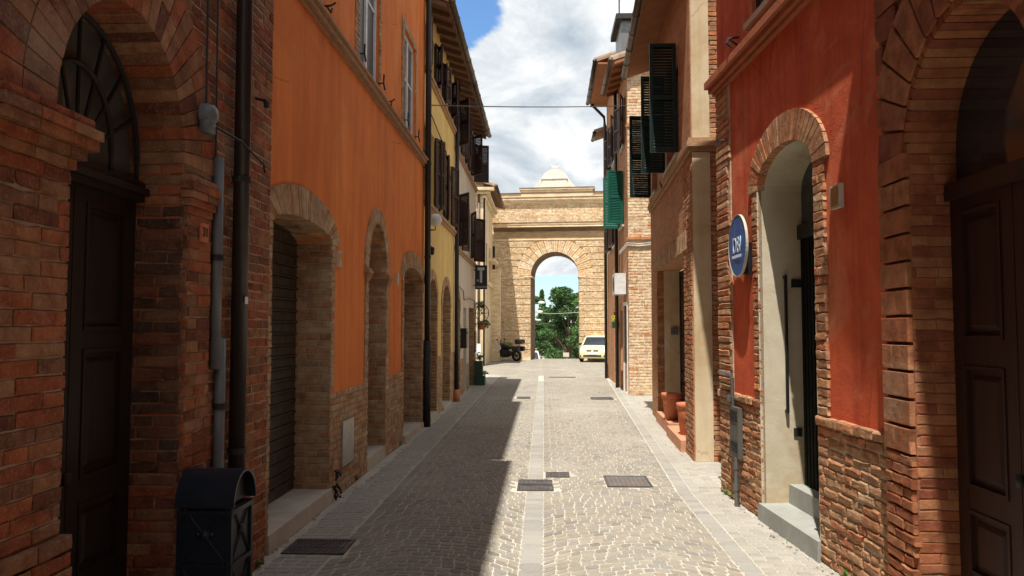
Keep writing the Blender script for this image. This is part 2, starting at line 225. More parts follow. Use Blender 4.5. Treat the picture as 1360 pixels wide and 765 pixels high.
# ------------------------------------------------------------------ geometry helpers
class MB:
    def __init__(s): s.v = []; s.f = []; s.r = []
    def add(s, vs, fs, rnd=None):
        o = len(s.v); s.v += [tuple(x) for x in vs]; s.f += [tuple(i + o for i in f) for f in fs]
        s.r += [R.random() if rnd is None else rnd] * len(vs)
    def quad(s, a, b, c, d, rnd=None): s.add((a, b, c, d), ((0, 1, 2, 3),), rnd)
    def hexa(s, p, rnd=None):   # 8 corners: 0-3 lower ring, 4-7 upper ring
        s.add(p, ((0, 3, 2, 1), (4, 5, 6, 7), (0, 1, 5, 4), (1, 2, 6, 5), (2, 3, 7, 6), (3, 0, 4, 7)), rnd)
    def box(s, x0, x1, y0, y1, z0, z1, rnd=None):
        s.hexa([(x0, y0, z0), (x1, y0, z0), (x1, y1, z0), (x0, y1, z0), (x0, y0, z1), (x1, y0, z1), (x1, y1, z1), (x0, y1, z1)], rnd)
    def tube(s, pts, r, n=8, caps=True):
        pts = [Vector(p) for p in pts]; rings = []
        rr = r if isinstance(r, (list, tuple)) else [r] * len(pts)
        vs = []
        for i, p in enumerate(pts):
            a = pts[max(0, i - 1)]; b = pts[min(len(pts) - 1, i + 1)]; t = (b - a).normalized()
            ref = Vector((0, 0, 1)) if abs(t.z) < 0.9 else Vector((0, 1, 0))
            e1 = t.cross(ref).normalized(); e2 = t.cross(e1)
            for j in range(n):
                an = 2 * math.pi * j / n; vs.append(p + (e1 * math.cos(an) + e2 * math.sin(an)) * rr[i])
        fs = []
        for i in range(len(pts) - 1):
            for j in range(n):
                fs.append((i * n + j, i * n + (j + 1) % n, (i + 1) * n + (j + 1) % n, (i + 1) * n + j))
        if caps: fs.append(tuple(range(n))[::-1]); fs.append(tuple(range((len(pts) - 1) * n, len(pts) * n)))
        s.add(vs, fs)
    def lathe(s, c, prof, n=20, axis='z'):
        vs = []
        for (r, h) in prof:
            for j in range(n):
                a = 2 * math.pi * j / n; x, y = r * math.cos(a), r * math.sin(a)
                vs.append({'z': (c[0] + x, c[1] + y, c[2] + h), 'x': (c[0] + h, c[1] + x, c[2] + y), 'y': (c[0] + x, c[1] + h, c[2] + y)}[axis])
        fs = []
        for i in range(len(prof) - 1):
            for j in range(n): fs.append((i * n + j, i * n + (j + 1) % n, (i + 1) * n + (j + 1) % n, (i + 1) * n + j))
        s.add(vs, fs)
    def clusters(s, cell=0.2):
        cells = {}
        owner = {}
        par = list(range(len(s.v)))
        def find(i):
            while par[i] != i: par[i] = par[par[i]]; i = par[i]
            return i
        for f in s.f:
            a = find(f[0])
            for i in f[1:]: par[find(i)] = a
        for i, v in enumerate(s.v):
            k = tuple(int(math.floor(c / cell)) for c in v)
            if k in cells: par[find(i)] = find(cells[k])
            else: cells[k] = i
        for k, i in list(cells.items()):
            for dx_ in (0, 1):
                for dy_ in (-1, 0, 1):
                    for dz_ in (-1, 0, 1):
                        j = cells.get((k[0] + dx_, k[1] + dy_, k[2] + dz_))
                        if j is not None: par[find(i)] = find(j)
        groups = {}
        for f in s.f: groups.setdefault(find(f[0]), []).append(f)
        return list(groups.values())
    def build(s, name, mat, parent=None, smooth=False):
        if name in ('brickwork', 'brick_edging', 'rough_brick_base', 'rustication', 'blockwork', 'storey_band', 'mortar', 'impost', 'recess_brick', 'flat_arch', 'cornice', 'cream_render', 'clamp', 'pipe', 'louvre', 'switch_plate'):
            cl = s.clusters(0.08 if name in ('clamp', 'pipe', 'louvre', 'switch_plate') else 0.2)
            if len(cl) > 1:
                o = None
                for fs in cl:
                    q = MB(); idx = {}
                    for f in fs:
                        for i in f:
                            if i not in idx: idx[i] = len(q.v); q.v.append(s.v[i]); q.r.append(s.r[i])
                        q.f.append(tuple(idx[i] for i in f))
                    o = q._build(name, mat, parent, smooth)
                return o
        return s._build(name, mat, parent, smooth)
    def _build(s, name, mat, parent=None, smooth=False):
        me = bpy.data.meshes.new(name); me.from_pydata(s.v, [], s.f)
        me.materials.append(mat)
        at = me.attributes.new('rnd', 'FLOAT', 'POINT'); at.data.foreach_set('value', s.r)
        uvl = me.uv_layers.new(name='UVMap'); buf = []
        for p in me.polygons:
            nx, ny, nz = (abs(t) for t in p.normal)
            for vi in p.vertices:
                x, y, z = s.v[vi]
                buf += [x, y] if nz > 0.7 else ([y, z] if nx > ny else [x, z])
        uvl.data.foreach_set('uv', buf)
        if smooth: me.polygons.foreach_set('use_smooth', [True] * len(me.polygons))
        me.update()
        o = bpy.data.objects.new(name, me); COL.objects.link(o)
        if parent:
            o.parent = parent
            if parent.type == 'EMPTY' or True:
                o.matrix_parent_inverse = parent_world(parent).inverted()
        return o
def parent_world(o):
    m = Matrix.LocRotScale(o.location, o.rotation_euler, o.scale)
    if o.parent: m = parent_world(o.parent) @ o.matrix_parent_inverse @ m
    return m
def tag(o, label, cat, group=None, kind=None):
    o['label'] = label; o['category'] = cat
    if group: o['group'] = group
    if kind: o['kind'] = kind
    return o
def struct(o, kind='structure'): o['kind'] = kind; return o
def thing(name, label, cat, loc=(0, 0, 0), rotz=0, group=None):
    o = bpy.data.objects.new(name, None); COL.objects.link(o); o.location = loc; o.rotation_euler = (0, 0, rotz)
    o.empty_display_size = 0.2
    return tag(o, label, cat, group)

class Fr:
    """wall frame: u along the wall, d out of it, z up"""
    def __init__(s, x, y, ux, uy, nx, ny):
        l = math.hypot(ux, uy); s.O = Vector((x, y, 0)); s.U = Vector((ux / l, uy / l, 0))
        l = math.hypot(nx, ny); s.N = Vector((nx / l, ny / l, 0))
    def p(s, u, d, z): return s.O + s.U * u + s.N * d + Vector((0, 0, z))
    def box(s, mb, u0, u1, d0, d1, z0, z1, rnd=None):
        mb.hexa([s.p(u0, d0, z0), s.p(u1, d0, z0), s.p(u1, d1, z0), s.p(u0, d1, z0), s.p(u0, d0, z1), s.p(u1, d0, z1), s.p(u1, d1, z1), s.p(u0, d1, z1)], rnd)
    def jamb(s, u, sign=-1):
        """frame of a surface across the wall at u: its u runs inwards; sign -1 faces back along the street"""
        o = s.p(u, 0, 0); return Fr(o.x, o.y, -s.N.x, -s.N.y, s.U.x * sign, s.U.y * sign)

class Op:
    def __init__(s, u0, u1, z0, spring, rise, depth=0.4):
        s.u0, s.u1, s.z0, s.spring, s.rise, s.depth = u0, u1, z0, spring, rise, depth; s.c = (u0 + u1) / 2; s.h = (u1 - u0) / 2
    def top(s, u, g=0.0):
        if s.rise <= 0: return s.spring + g
        t = (u - s.c) / (s.h + g)
        return s.spring + (s.rise + g) * math.sqrt(max(0, 1 - t * t))
    def span(s, z, g=0.0):
        """interval taken at height z by the opening widened by g above its spring"""
        if z < s.z0 or z > s.spring + s.rise + g: return None
        if z <= s.spring or s.rise <= 0: return (s.u0, s.u1) if z <= s.spring else (s.u0 - g, s.u1 + g)
        q = (z - s.spring) / (s.rise + g); k = (s.h + g) * math.sqrt(max(0, 1 - q * q)); return (s.c - k, s.c + k)
    def pt(s, t, g=0.0):
        """t 0..1 along the arch from u1 over the crown to u0"""
        a = math.pi * t
        return (s.c + (s.h + g) * math.cos(a), s.spring + (s.rise + g) * math.sin(a))

def wall(mb, fr, u0, u1, z0, z1, ops=(), d=0.0, reveal=True, grow=0.0):
    brk = {u0, u1}
    for o in ops:
        n = 14 if o.rise > 0 else 1
        for i in range(n + 1): brk.add(o.c + (o.h) * math.cos(math.pi * i / n))
    bs = sorted(b for b in brk if u0 - 1e-6 <= b <= u1 + 1e-6)
    bs = [b for i, b in enumerate(bs) if i == 0 or b - bs[i - 1] > 1e-5]
    for a, b in zip(bs, bs[1:]):
        m_ = (a + b) / 2; here = sorted([o for o in ops if o.u0 < m_ < o.u1], key=lambda o: o.z0)
        za = zb = z0
        for o in here:
            if o.z0 > za + 1e-4: mb.quad(fr.p(a, d, za), fr.p(b, d, zb), fr.p(b, d, o.z0), fr.p(a, d, o.z0))
            za, zb = o.top(a), o.top(b)
            if reveal:
                mb.quad(fr.p(a, d, za), fr.p(b, d, zb), fr.p(b, -o.depth, zb), fr.p(a, -o.depth, za))
                if o.z0 > z0 + 1e-3: mb.quad(fr.p(a, d, o.z0), fr.p(b, d, o.z0), fr.p(b, -o.depth, o.z0), fr.p(a, -o.depth, o.z0))
        if max(za, zb) < z1: mb.quad(fr.p(a, d, za), fr.p(b, d, zb), fr.p(b, d, z1), fr.p(a, d, z1))
    if reveal:
        for o in ops:
            for u in (o.u0, o.u1): mb.quad(fr.p(u, d, o.z0), fr.p(u, -o.depth, o.z0), fr.p(u, -o.depth, o.spring), fr.p(u, d, o.spring))

def brick(mb, fr, u0, u1, z0, z1, d0, d1, jit=0.003, bev=0.006, rnd=None):
    if u1 - u0 < 0.015 or z1 - z0 < 0.01: return
    j = lambda: R.uniform(-jit, jit)
    cu, cz = (u0 + u1) / 2, (z0 + z1) / 2
    n_ = 3 if u1 - u0 > .12 else 2
    o = [(u0 + (u1 - u0) * i / n_ + j(), z0 + j()) for i in range(n_)] + [(u1 + j(), z0 + j()), (u1 + j() * .8, cz + j())] + [(u1 - (u1 - u0) * i / n_ + j(), z1 + j()) for i in range(n_)] + [(u0 + j(), z1 + j()), (u0 + j() * .8, cz + j())]
    if R.random() < .12:
        q = R.randrange(len(o)); o[q] = (o[q][0] + (cu - o[q][0]) * .14, o[q][1] + (cz - o[q][1]) * .35)
    bv = min(bev * R.uniform(0.7, 1.6), (z1 - z0) * 0.3, (u1 - u0) * 0.3)
    ih = []
    for u, z in o:
        b2_ = bv * R.uniform(.7, 1.4)
        ih.append((u + max(-b2_, min(b2_, (cu - u) * .5)), z + max(-b2_, min(b2_, (cz - z) * .6))))
    dd = d1 + R.uniform(-jit, jit) * 0.8
    N_ = len(o); tl = R.uniform(-jit, jit) * 0.5
    vs = [fr.p(u, d0, z) for u, z in o] + [fr.p(u, dd - bv * 0.6, z) for u, z in o] + [fr.p(u, dd + tl * (1 if z < cz else -1) + R.uniform(-jit, jit) * .25, z) for u, z in ih]
    fs = [(i, (i + 1) % N_, N_ + (i + 1) % N_, N_ + i) for i in range(N_)] + [(N_ + i, N_ + (i + 1) % N_, 2 * N_ + (i + 1) % N_, 2 * N_ + i) for i in range(N_)] + [tuple(range(2 * N_, 3 * N_))]
    mb.add(vs, fs, rnd)

def bricks(mb, fr, u0, u1, z0, z1, block=lambda z: [], H=0.07, L=0.265, d0=-0.012, d1=0.010, jit=0.003, joint=0.009, bev=0.006, lo=0.0, hi=1.0):
    n = max(1, round((z1 - z0) / H)); H = (z1 - z0) / n
    for r in range(n):
        a, b = z0 + r * H, z0 + (r + 1) * H; zm = (a + b) / 2
        iv = [(u0, u1)]
        for bl in block(zm):
            if not bl: continue
            nv = []
            for p, q in iv:
                if bl[1] <= p or bl[0] >= q: nv.append((p, q)); continue
                if bl[0] > p: nv.append((p, bl[0]))
                if bl[1] < q: nv.append((bl[1], q))
            iv = nv
        off = (0.5 * L if r % 2 else 0) + R.uniform(-0.03, 0.03)
        wob = R.uniform(-0.002, 0.002)
        for p, q in iv:
            x = p; first = True
            nxt = p + (L - ((p - u0 + off) % L))
            while x < q - 0.01:
                e = min(nxt + R.uniform(-0.02, 0.02), q)
                if q - e < 0.05: e = q
                if e - x > 0.02:
                    brick(mb, fr, x + (joint / 2 if x > p else 0.001), e - (joint / 2 if e < q else 0.001), a + joint / 2 + wob, b - joint / 2 + wob, d0, d1, jit, bev, R.uniform(lo, hi))
                x = e; nxt = e + (L if R.random() < 0.75 else L * 0.5)

def arch_bricks(mb, fr, op, T, W=0.07, d1=0.016, back=None, inset=0.005, joint=0.008, jit=0.002, rings=1, keystone=False, lo=0, hi=1):
    """radial bricks round an arch; each brick is a wedge from the intrados outwards"""
    back = -op.depth if back is None else back
    NS = 200; P = [op.pt(i / NS) for i in range(NS + 1)]; ln = [0]
    for a, b in zip(P, P[1:]): ln.append(ln[-1] + math.hypot(b[0] - a[0], b[1] - a[1]))
    if op.rise > 0:
        n = max(5, round(ln[-1] / W)); ts = []
        for i in range(n + 1):
            t = ln[-1] * i / n; k = max(0, min(NS - 1, next((q for q in range(NS) if ln[q + 1] >= t - 1e-9), NS - 1)))
            ts.append((k + (t - ln[k]) / max(1e-9, ln[k + 1] - ln[k])) / NS)
        g = joint / 2 / W
        for i in range(n):
            ta, tb = ts[i] + (ts[i + 1] - ts[i]) * g, ts[i + 1] - (ts[i + 1] - ts[i]) * g
            for r in range(rings):
                ga = -inset + (T + inset) * r / rings + (joint / 2 if r else 0); gb = -inset + (T + inset) * (r + 1) / rings - joint / 2
                a0, a1, b0, b1 = op.pt(ta, ga), op.pt(tb, ga), op.pt(ta, gb), op.pt(tb, gb)
                segs = 1 if r else max(1, round((d1 - back) / 0.26))
                for q in range(segs):
                    da = d1 + (back - d1) * q / segs; db = d1 + (back - d1) * (q + 1) / segs + (joint if q < segs - 1 else 0)
                    if r: db = -0.03
                    e = R.uniform(-jit, jit); da += e if q == 0 else 0
                    jj = R.uniform(-jit, jit)
                    mb.hexa([fr.p(a0[0], db, a0[1] + jj), fr.p(a1[0], db, a1[1] + jj), fr.p(a1[0], da, a1[1] + jj), fr.p(a0[0], da, a0[1] + jj),
                             fr.p(b0[0], db, b0[1]), fr.p(b1[0], db, b1[1]), fr.p(b1[0], da, b1[1]), fr.p(b0[0], da, b0[1])], R.uniform(lo, hi))

def arch_band(mb, fr, op, g0, g1, d0, d1, n=28, ends=True):
    """solid curved band between two offsets of the arch"""
    for i in range(n):
        a, b = i / n, (i + 1) / n
        q = [op.pt(a, g0), op.pt(b, g0), op.pt(b, g1), op.pt(a, g1)]
        mb.hexa([fr.p(x, d0, z) for x, z in q] + [fr.p(x, d1, z) for x, z in q])

def arch_fill(mb, fr, op, d, zlow=None, g=0.0, n=20):
    """flat sheet filling the arch above zlow"""
    zlow = op.spring if zlow is None else zlow
    for i in range(n):
        a = op.c + (op.h + g) * math.cos(math.pi * i / n); b = op.c + (op.h + g) * math.cos(math.pi * (i + 1) / n)
        mb.quad(fr.p(a, d, zlow), fr.p(b, d, zlow), fr.p(b, d, op.top(b, g)), fr.p(a, d, op.top(a, g)))

def panel_door(parent, fr, u0, u1, z0, z1, d, mat, leaves=2, rows=((0.0, 0.22), (0.25, 0.55), (0.58, 0.97)), handle=True, th=0.05):
    """boarded leaves with raised fielded panels"""
    door = None; w_ = (u1 - u0) / leaves
    for l in range(leaves):
        a, b = u0 + l * w_ + 0.004, u0 + (l + 1) * w_ - 0.004; m = MB(); H = z1 - z0
        fr.box(m, a, b, d - th, d - 0.014, z0, z1)
        st = min(0.11, w_ * 0.2)
        fr.box(m, a, a + st, d - 0.014, d + 0.006, z0, z1); fr.box(m, b - st, b, d - 0.014, d + 0.006, z0, z1)
        zs = [z0] + [z0 + H * x for r in rows for x in r] + [z1]
        prev = z0
        for (r0, r1) in rows:
            za, zb = z0 + H * r0 + 0.05, z0 + H * r1
            fr.box(m, a + st, b - st, d - 0.014, d + 0.004, prev, za)
            prev = zb
            # moulding and fielded panel
            for k_, (i0, dd) in enumerate(((0.0, 0.012), (0.025, -0.006))):
                if k_ == 0:
                    for (x0, x1, y0, y1) in ((a + st, b - st, za, za + 0.022), (a + st, b - st, zb - 0.022, zb), (a + st, a + st + 0.022, za + 0.022, zb - 0.022), (b - st - 0.022, b - st, za + 0.022, zb - 0.022)):
                        fr.box(m, x0, x1, d - 0.014, d + 0.013, y0, y1)
                else:
                    if b - a - 2 * st > 0.16: 
                        q0, q1 = (a + st + 0.05, za + 0.05), (b - st - 0.05, zb - 0.05)
                        m.hexa([fr.p(q0[0], d - 0.014, q0[1]), fr.p(q1[0], d - 0.014, q0[1]), fr.p(q1[0], d - 0.014, q1[1]), fr.p(q0[0], d - 0.014, q1[1]),
                                fr.p(q0[0] + .03, d + .002, q0[1] + .03), fr.p(q1[0] - .03, d + .002, q0[1] + .03), fr.p(q1[0] - .03, d + .002, q1[1] - .03), fr.p(q0[0] + .03, d + .002, q1[1] - .03)])
        fr.box(m, a + st, b - st, d - 0.014, d + 0.004, prev, z1)
        o = m.build('door', mat, parent)
        if handle and (l == 0 or leaves == 1):
            hm = MB(); c = fr.p(b - 0.05, d + 0.03, z0 + 1.05)
            hm.tube([fr.p(b - 0.05, d + 0.0, z0 + 1.05), fr.p(b - 0.05, d + 0.04, z0 + 1.05)], 0.012); hm.tube([fr.p(b - 0.05, d + 0.04, z0 + 1.02), fr.p(b - 0.05, d + 0.05, z0 + 1.08)], [0.026, 0.02], 10)
            hm.build('handle', M['iron'], o, True)
    return o

def shutter_leaf(parent, hinge, direc, wd, z0, z1, mat, th=0.035, slat=0.045, name='shutter'):
    """louvred leaf: hinge point, direction it opens to (xy)"""
    dx_, dy_ = direc; l = math.hypot(dx_, dy_); dx_ /= l; dy_ /= l
    f = Fr(hinge[0], hinge[1], dx_, dy_, -dy_, dx_); m = MB(); s_ = 0.055
    f.box(m, 0, s_, -th / 2, th / 2, z0, z1); f.box(m, wd - s_, wd, -th / 2, th / 2, z0, z1)
    zm = z0 + (z1 - z0) * 0.5
    for (a, b) in ((z0, z0 + 0.08), (zm - 0.035, zm + 0.035), (z1 - 0.06, z1)): f.box(m, s_, wd - s_, -th / 2, th / 2, a, b)
    for (a, b) in ((z0 + 0.08, zm - 0.035), (zm + 0.035, z1 - 0.06)):
        n = max(2, int((b - a) / slat))
        for i in range(n):
            z = a + (b - a) * (i + 0.5) / n; h = slat * 0.5 * (-1 if f.N.y < 0 else 1)
            v = [f.p(s_, -th * .42, z - h), f.p(wd - s_, -th * .42, z - h), f.p(wd - s_, th * .42, z + h), f.p(s_, th * .42, z + h)]
            t = Vector((0, 0, 0.007))
            m.hexa(v + [x + t for x in v])
    return m.build(name, mat, parent)

def window(parent, fr, u0, u1, z0, z1, mat_fr, mat_sh, depth=0.14, left=None, right=None, sill=True, panes=True, glass='glass', lw=None):
    """left / right: opening angle of the leaf in degrees (0 closed flat, 90 straight out, 180 folded on the wall)"""
    m = MB(); t = 0.055
    for (a, b, c, e) in ((u0, u0 + t, z0, z1), (u1 - t, u1, z0, z1), (u0 + t, u1 - t, z0, z0 + t), (u0 + t, u1 - t, z1 - t, z1), ((u0 + u1) / 2 - .035, (u0 + u1) / 2 + .035, z0 + t, z1 - t)):
        fr.box(m, a, b, -depth - 0.05, -depth + 0.01, c, e)
    if panes: fr.box(m, u0 + t, (u0 + u1) / 2 - .035, -depth - 0.04, -depth, z0 + (z1 - z0) * .55, z0 + (z1 - z0) * .55 + 0.03); fr.box(m, (u0 + u1) / 2 + .035, u1 - t, -depth - 0.04, -depth, z0 + (z1 - z0) * .55, z0 + (z1 - z0) * .55 + 0.03)
    win = m.build('window', mat_fr, parent)
    g = MB(); g.quad(fr.p(u0 + .02, -depth - .02, z0 + .02), fr.p(u1 - .02, -depth - .02, z0 + .02), fr.p(u1 - .02, -depth - .02, z1 - .02), fr.p(u0 + .02, -depth - .02, z1 - .02)); g.build('pane', M[glass], win)
    if sill:
        s_ = MB(); fr.box(s_, u0 - .08, u1 + .08, -depth, 0.07, z0 - .06, z0 - .002); s_.build('sill', M['stone'], win)
    hw = lw or (u1 - u0) / 2
    for side, ang in (('l', left), ('r', right)):
        if ang is None: continue
        u = u0 if side == 'l' else u1; a = math.radians(ang); sg = 1 if side == 'l' else -1
        hp = fr.p(u, 0.035, 0); dv = fr.U * (sg * math.cos(a)) + fr.N * math.sin(a)
        lf = shutter_leaf(win, (hp.x, hp.y), (dv.x, dv.y), hw, z0 + .01, z1 - .01, M[mat_sh])
    return win

def shell(parent, fr, u0, u1, H, depth, mat, mat_name='wall', front=True):
    """side, rear and roof-level walls behind a facade"""
    m = MB()
    m.quad(fr.p(u0, 0, 0), fr.p(u0, -depth, 0), fr.p(u0, -depth, H), fr.p(u0, 0, H))
    m.quad(fr.p(u1, 0, 0), fr.p(u1, -depth, 0), fr.p(u1, -depth, H), fr.p(u1, 0, H))
    m.quad(fr.p(u0, -depth, 0), fr.p(u1, -depth, 0), fr.p(u1, -depth, H), fr.p(u0, -depth, H))
    m.quad(fr.p(u0, 0, H - .02), fr.p(u1, 0, H - .02), fr.p(u1, -depth, H - .02), fr.p(u0, -depth, H - .02))
    return m.build('side_wall', mat, parent)

def roof(parent, fr, u0, u1, ze, over, depth, slope=0.32, soffit='soffit', gutter='copper', th=0.09, rafters=True, tiles=True, end0=0.0, end1=0.0):
    U0, U1 = u0 - end0, u1 + end1; rid = -depth / 2; zr = ze + slope * (over + depth / 2)
    m = MB()
    def sl_(a, b, za, zb): m.hexa([fr.p(U0, a, za), fr.p(U1, a, za), fr.p(U1, b, zb), fr.p(U0, b, zb), fr.p(U0, a, za + th), fr.p(U1, a, za + th), fr.p(U1, b, zb + th), fr.p(U0, b, zb + th)])
    sl_(over, rid, ze, zr); sl_(rid, -depth - over, zr, ze)
    if tiles:
        n = int((U1 - U0) / 0.2)
        for i in range(n):
            u = U0 + (i + .5) * (U1 - U0) / n
            m.tube([fr.p(u, over + .05, ze + th - .01), fr.p(u, over - 1.6, ze + th - .01 + slope * 1.65)], 0.085, 8)
    r = m.build('roof', M['tile'], parent)
    s_ = MB(); e = 0.012
    s_.quad(fr.p(U0 + .01, over - .02, ze - e), fr.p(U1 - .01, over - .02, ze - e), fr.p(U1 - .01, -0.02, ze - e + slope * over), fr.p(U0 + .01, -.02, ze - e + slope * over))
    if rafters:
        n = int((U1 - U0) / 0.55)
        for i in range(n + 1):
            u = U0 + .06 + i * (U1 - U0 - .12) / max(1, n)
            s_.hexa([fr.p(u - .04, 0, ze - .11 + slope * over), fr.p(u + .04, 0, ze - .11 + slope * over), fr.p(u + .04, over - .05, ze - .10), fr.p(u - .04, over - .05, ze - .10),
                     fr.p(u - .04, 0, ze - .015 + slope * over), fr.p(u + .04, 0, ze - .015 + slope * over), fr.p(u + .04, over - .05, ze - .015), fr.p(u - .04, over - .05, ze - .015)])
    s_.build('soffit', M[soffit], r)
    if gutter:
        g = MB(); gu = over + .06
        pts = [fr.p(U0, gu, ze + .02), fr.p(U1, gu, ze + .02)]; g.tube(pts, 0.065, 10)
        n = int((U1 - U0) / 0.8)
        for i in range(n + 1):
            u = U0 + .05 + i * (U1 - U0 - .1) / max(1, n); g.tube([fr.p(u - .012, gu, ze + .02), fr.p(u + .012, gu, ze + .02)], 0.075, 10)
        g.build('gutter', M[gutter], r, True)
    return r

def pipe(parent, pts, r, mat, name='downpipe', clamps=()):
    m = MB(); m.tube(pts, r, 12); o = m.build(name, mat, parent, True)
    if clamps:
        c = MB()
        for (x, y, z) in clamps: c.tube([(x, y, z - .02), (x, y, z + .02)], r + 0.008, 12)
        c.build('clamp', M['iron'], o)
    return o

def text_mesh(body, size, mat, parent, matrix, name='lettering', extr=0.002, bold=0.0):
    cu = bpy.data.curves.new(name, 'FONT'); cu.body = body; cu.size = size; cu.align_x = 'CENTER'; cu.align_y = 'CENTER'; cu.extrude = extr; cu.offset = bold
    tmp = bpy.data.objects.new('tmp', cu); COL.objects.link(tmp)
    dg = bpy.context.evaluated_depsgraph_get(); dg.update()
    me = bpy.data.meshes.new_from_object(tmp.evaluated_get(dg)); bpy.data.objects.remove(tmp, do_unlink=True)
    me.transform(matrix); me.materials.clear(); me.materials.append(mat)
    o = bpy.data.objects.new(name, me); COL.objects.link(o)
    if parent: o.parent = parent; o.matrix_parent_inverse = parent_world(parent).inverted()
    return o

def leaves(mb, c, rad, n, size, fill=0.45, squash=1.0):
    for _ in range(n):
        while True:
            d = Vector((R.gauss(0, 1), R.gauss(0, 1), R.gauss(0, 1)))
            if d.length > 0.01: break
        d.normalize(); q = fill + (1 - fill) * R.random() ** 0.6
        p = Vector((c[0] + d.x * rad[0] * q, c[1] + d.y * rad[1] * q, c[2] + d.z * rad[2] * q))
        a = Vector((R.uniform(-1, 1), R.uniform(-1, 1), R.uniform(-.5, .5))).normalized() * size * R.uniform(.6, 1.3)
        b = a.cross(Vector((R.uniform(-1, 1), R.uniform(-1, 1), R.uniform(-1, 1)))).normalized() * size * 0.5 * R.uniform(.6, 1.3)
        mb.add((p - a, p - b * .9, p + a, p + b * .9), ((0, 1, 2, 3),), min(1, max(0, R.gauss(.5, .25))))

# ------------------------------------------------------------------ ground
def gz(y):
    if y < 47: return 0.0
    if y < 110: return -0.085 * (y - 47) - 0.0 
    return -5.355 - 0.02 * (min(y, 300) - 110)
def m_street():
    m, n, k, b = base('street_joint_mortar', 0.9, 0.2); o = objco(n)
    a = noise(n, k, o, 1.3, 8, 0.65); c = noise(n, k, o, 70, 5, 0.7)
    x = mixrgb(n, k, mr(n, k, a, 0.38, 0.68, 0, 1), (0.49, 0.455, 0.385), (0.38, 0.35, 0.29)); x = mixrgb(n, k, mr(n, k, c, 0.5, 0.75, 0, 0.5), x, (0.34, 0.31, 0.25))
    k.new(x, b.inputs['Base Color']); bump(n, k, b, c, 0.5, 0.005); return m
def m_setts(name, cols):
    m, n, k, b = base(name, 0.7, 0.35); at = nn(n, 'ShaderNodeAttribute', attribute_name='rnd'); o = objco(n)
    r = ramp(n, cols); k.new(at.outputs['Fac'], r.inputs[0])
    a = noise(n, k, o, 0.8, 7, 0.65, 0.5); c = noise(n, k, o, 60, 5, 0.7)
    x = mixrgb(n, k, mr(n, k, a, 0.4, 0.7, 0, 0.6), r.outputs[0], (0.28, 0.255, 0.215))
    pt = noise(n, k, o, 2.6, 8, 0.7, 0.8); x = mixrgb(n, k, mr(n, k, pt, 0.52, 0.68, 0, 0.4), x, mixrgb(n, k, 1.0, x, (0.6, 0.58, 0.55), 'MULTIPLY'))
    pu = noise(n, k, o, 0.45, 6, 0.6, 0.3); x = mixrgb(n, k, mr(n, k, pu, 0.5, 0.7, 0, 0.35), x, (0.42, 0.39, 0.33))
    x = mixrgb(n, k, mr(n, k, c, 0.45, 0.75, 0, 0.4), x, (0.42, 0.395, 0.345))
    k.new(x, b.inputs['Base Color']); bump(n, k, b, c, 0.5, 0.005); return m
M['joint'] = m_street()
M['setts'] = m_setts('porphyry_setts', [(0.15, 0.132, 0.108), (0.26, 0.23, 0.18), (0.21, 0.196, 0.175), (0.31, 0.275, 0.215), (0.185, 0.178, 0.168), (0.29, 0.25, 0.185), (0.235, 0.208, 0.162)])
M['setts_pale'] = m_setts('pale_setts', [(0.27, 0.255, 0.22), (0.35, 0.325, 0.275), (0.31, 0.295, 0.265), (0.38, 0.355, 0.30)])
M['slabs'] = m_setts('grey_slabs', [(0.23, 0.225, 0.21), (0.31, 0.295, 0.26), (0.27, 0.265, 0.245), (0.33, 0.31, 0.265)])

m = MB()
ys = [-60, -20, 0, 20, 47, 60, 75, 90, 110, 150, 300, 3000]; xs = [-2500, -60, -12, -2.6, 2.9, 12, 60, 2500]
for i in range(len(ys) - 1):
    for j in range(len(xs) - 1):
        m.quad((xs[j], ys[i], gz(ys[i]) - .004), (xs[j + 1], ys[i], gz(ys[i]) - .004), (xs[j + 1], ys[i + 1], gz(ys[i + 1]) - .004), (xs[j], ys[i + 1], gz(ys[i + 1]) - .004))
struct(m.build('ground', M['joint']))

covers = [(-2.16, -1.64, 6.32, 6.74), (0.74, 1.27, 9.1, 9.75), (-0.31, 0.11, 8.86, 9.12), (-0.31, 0.10, 9.2, 9.46), (0.02, 0.32, 9.66, 9.96), (1.23, 1.82, 20.1, 20.75), (-0.72, -0.35, 20.3, 20.8), (2.16, 2.5, 9.2, 9.75), (0.2, 1.2, 29.0, 29.3)]
def hit(x, y, g=0.04): return any(a - g < x < b + g and c - g < y < d + g for a, b, c, d in covers)
def clear_wall(x, y):
    if y < 31:
        if x < -2.2 + .02: return False
        rx = 2.2 if y < 5.1 else (2.64 - .0685 * y if y < 8.9 else (3.2 if y < 10.9 else (1.64 + .041 * y if y < 16.8 else (4.0 if y < 21.4 else 2.37))))
        if x > rx: return False
    return True
def xr(y): return 1.51 + .042 * (y - 8.9) if y > 8.9 else 1.50
def xl(y): return -1.72
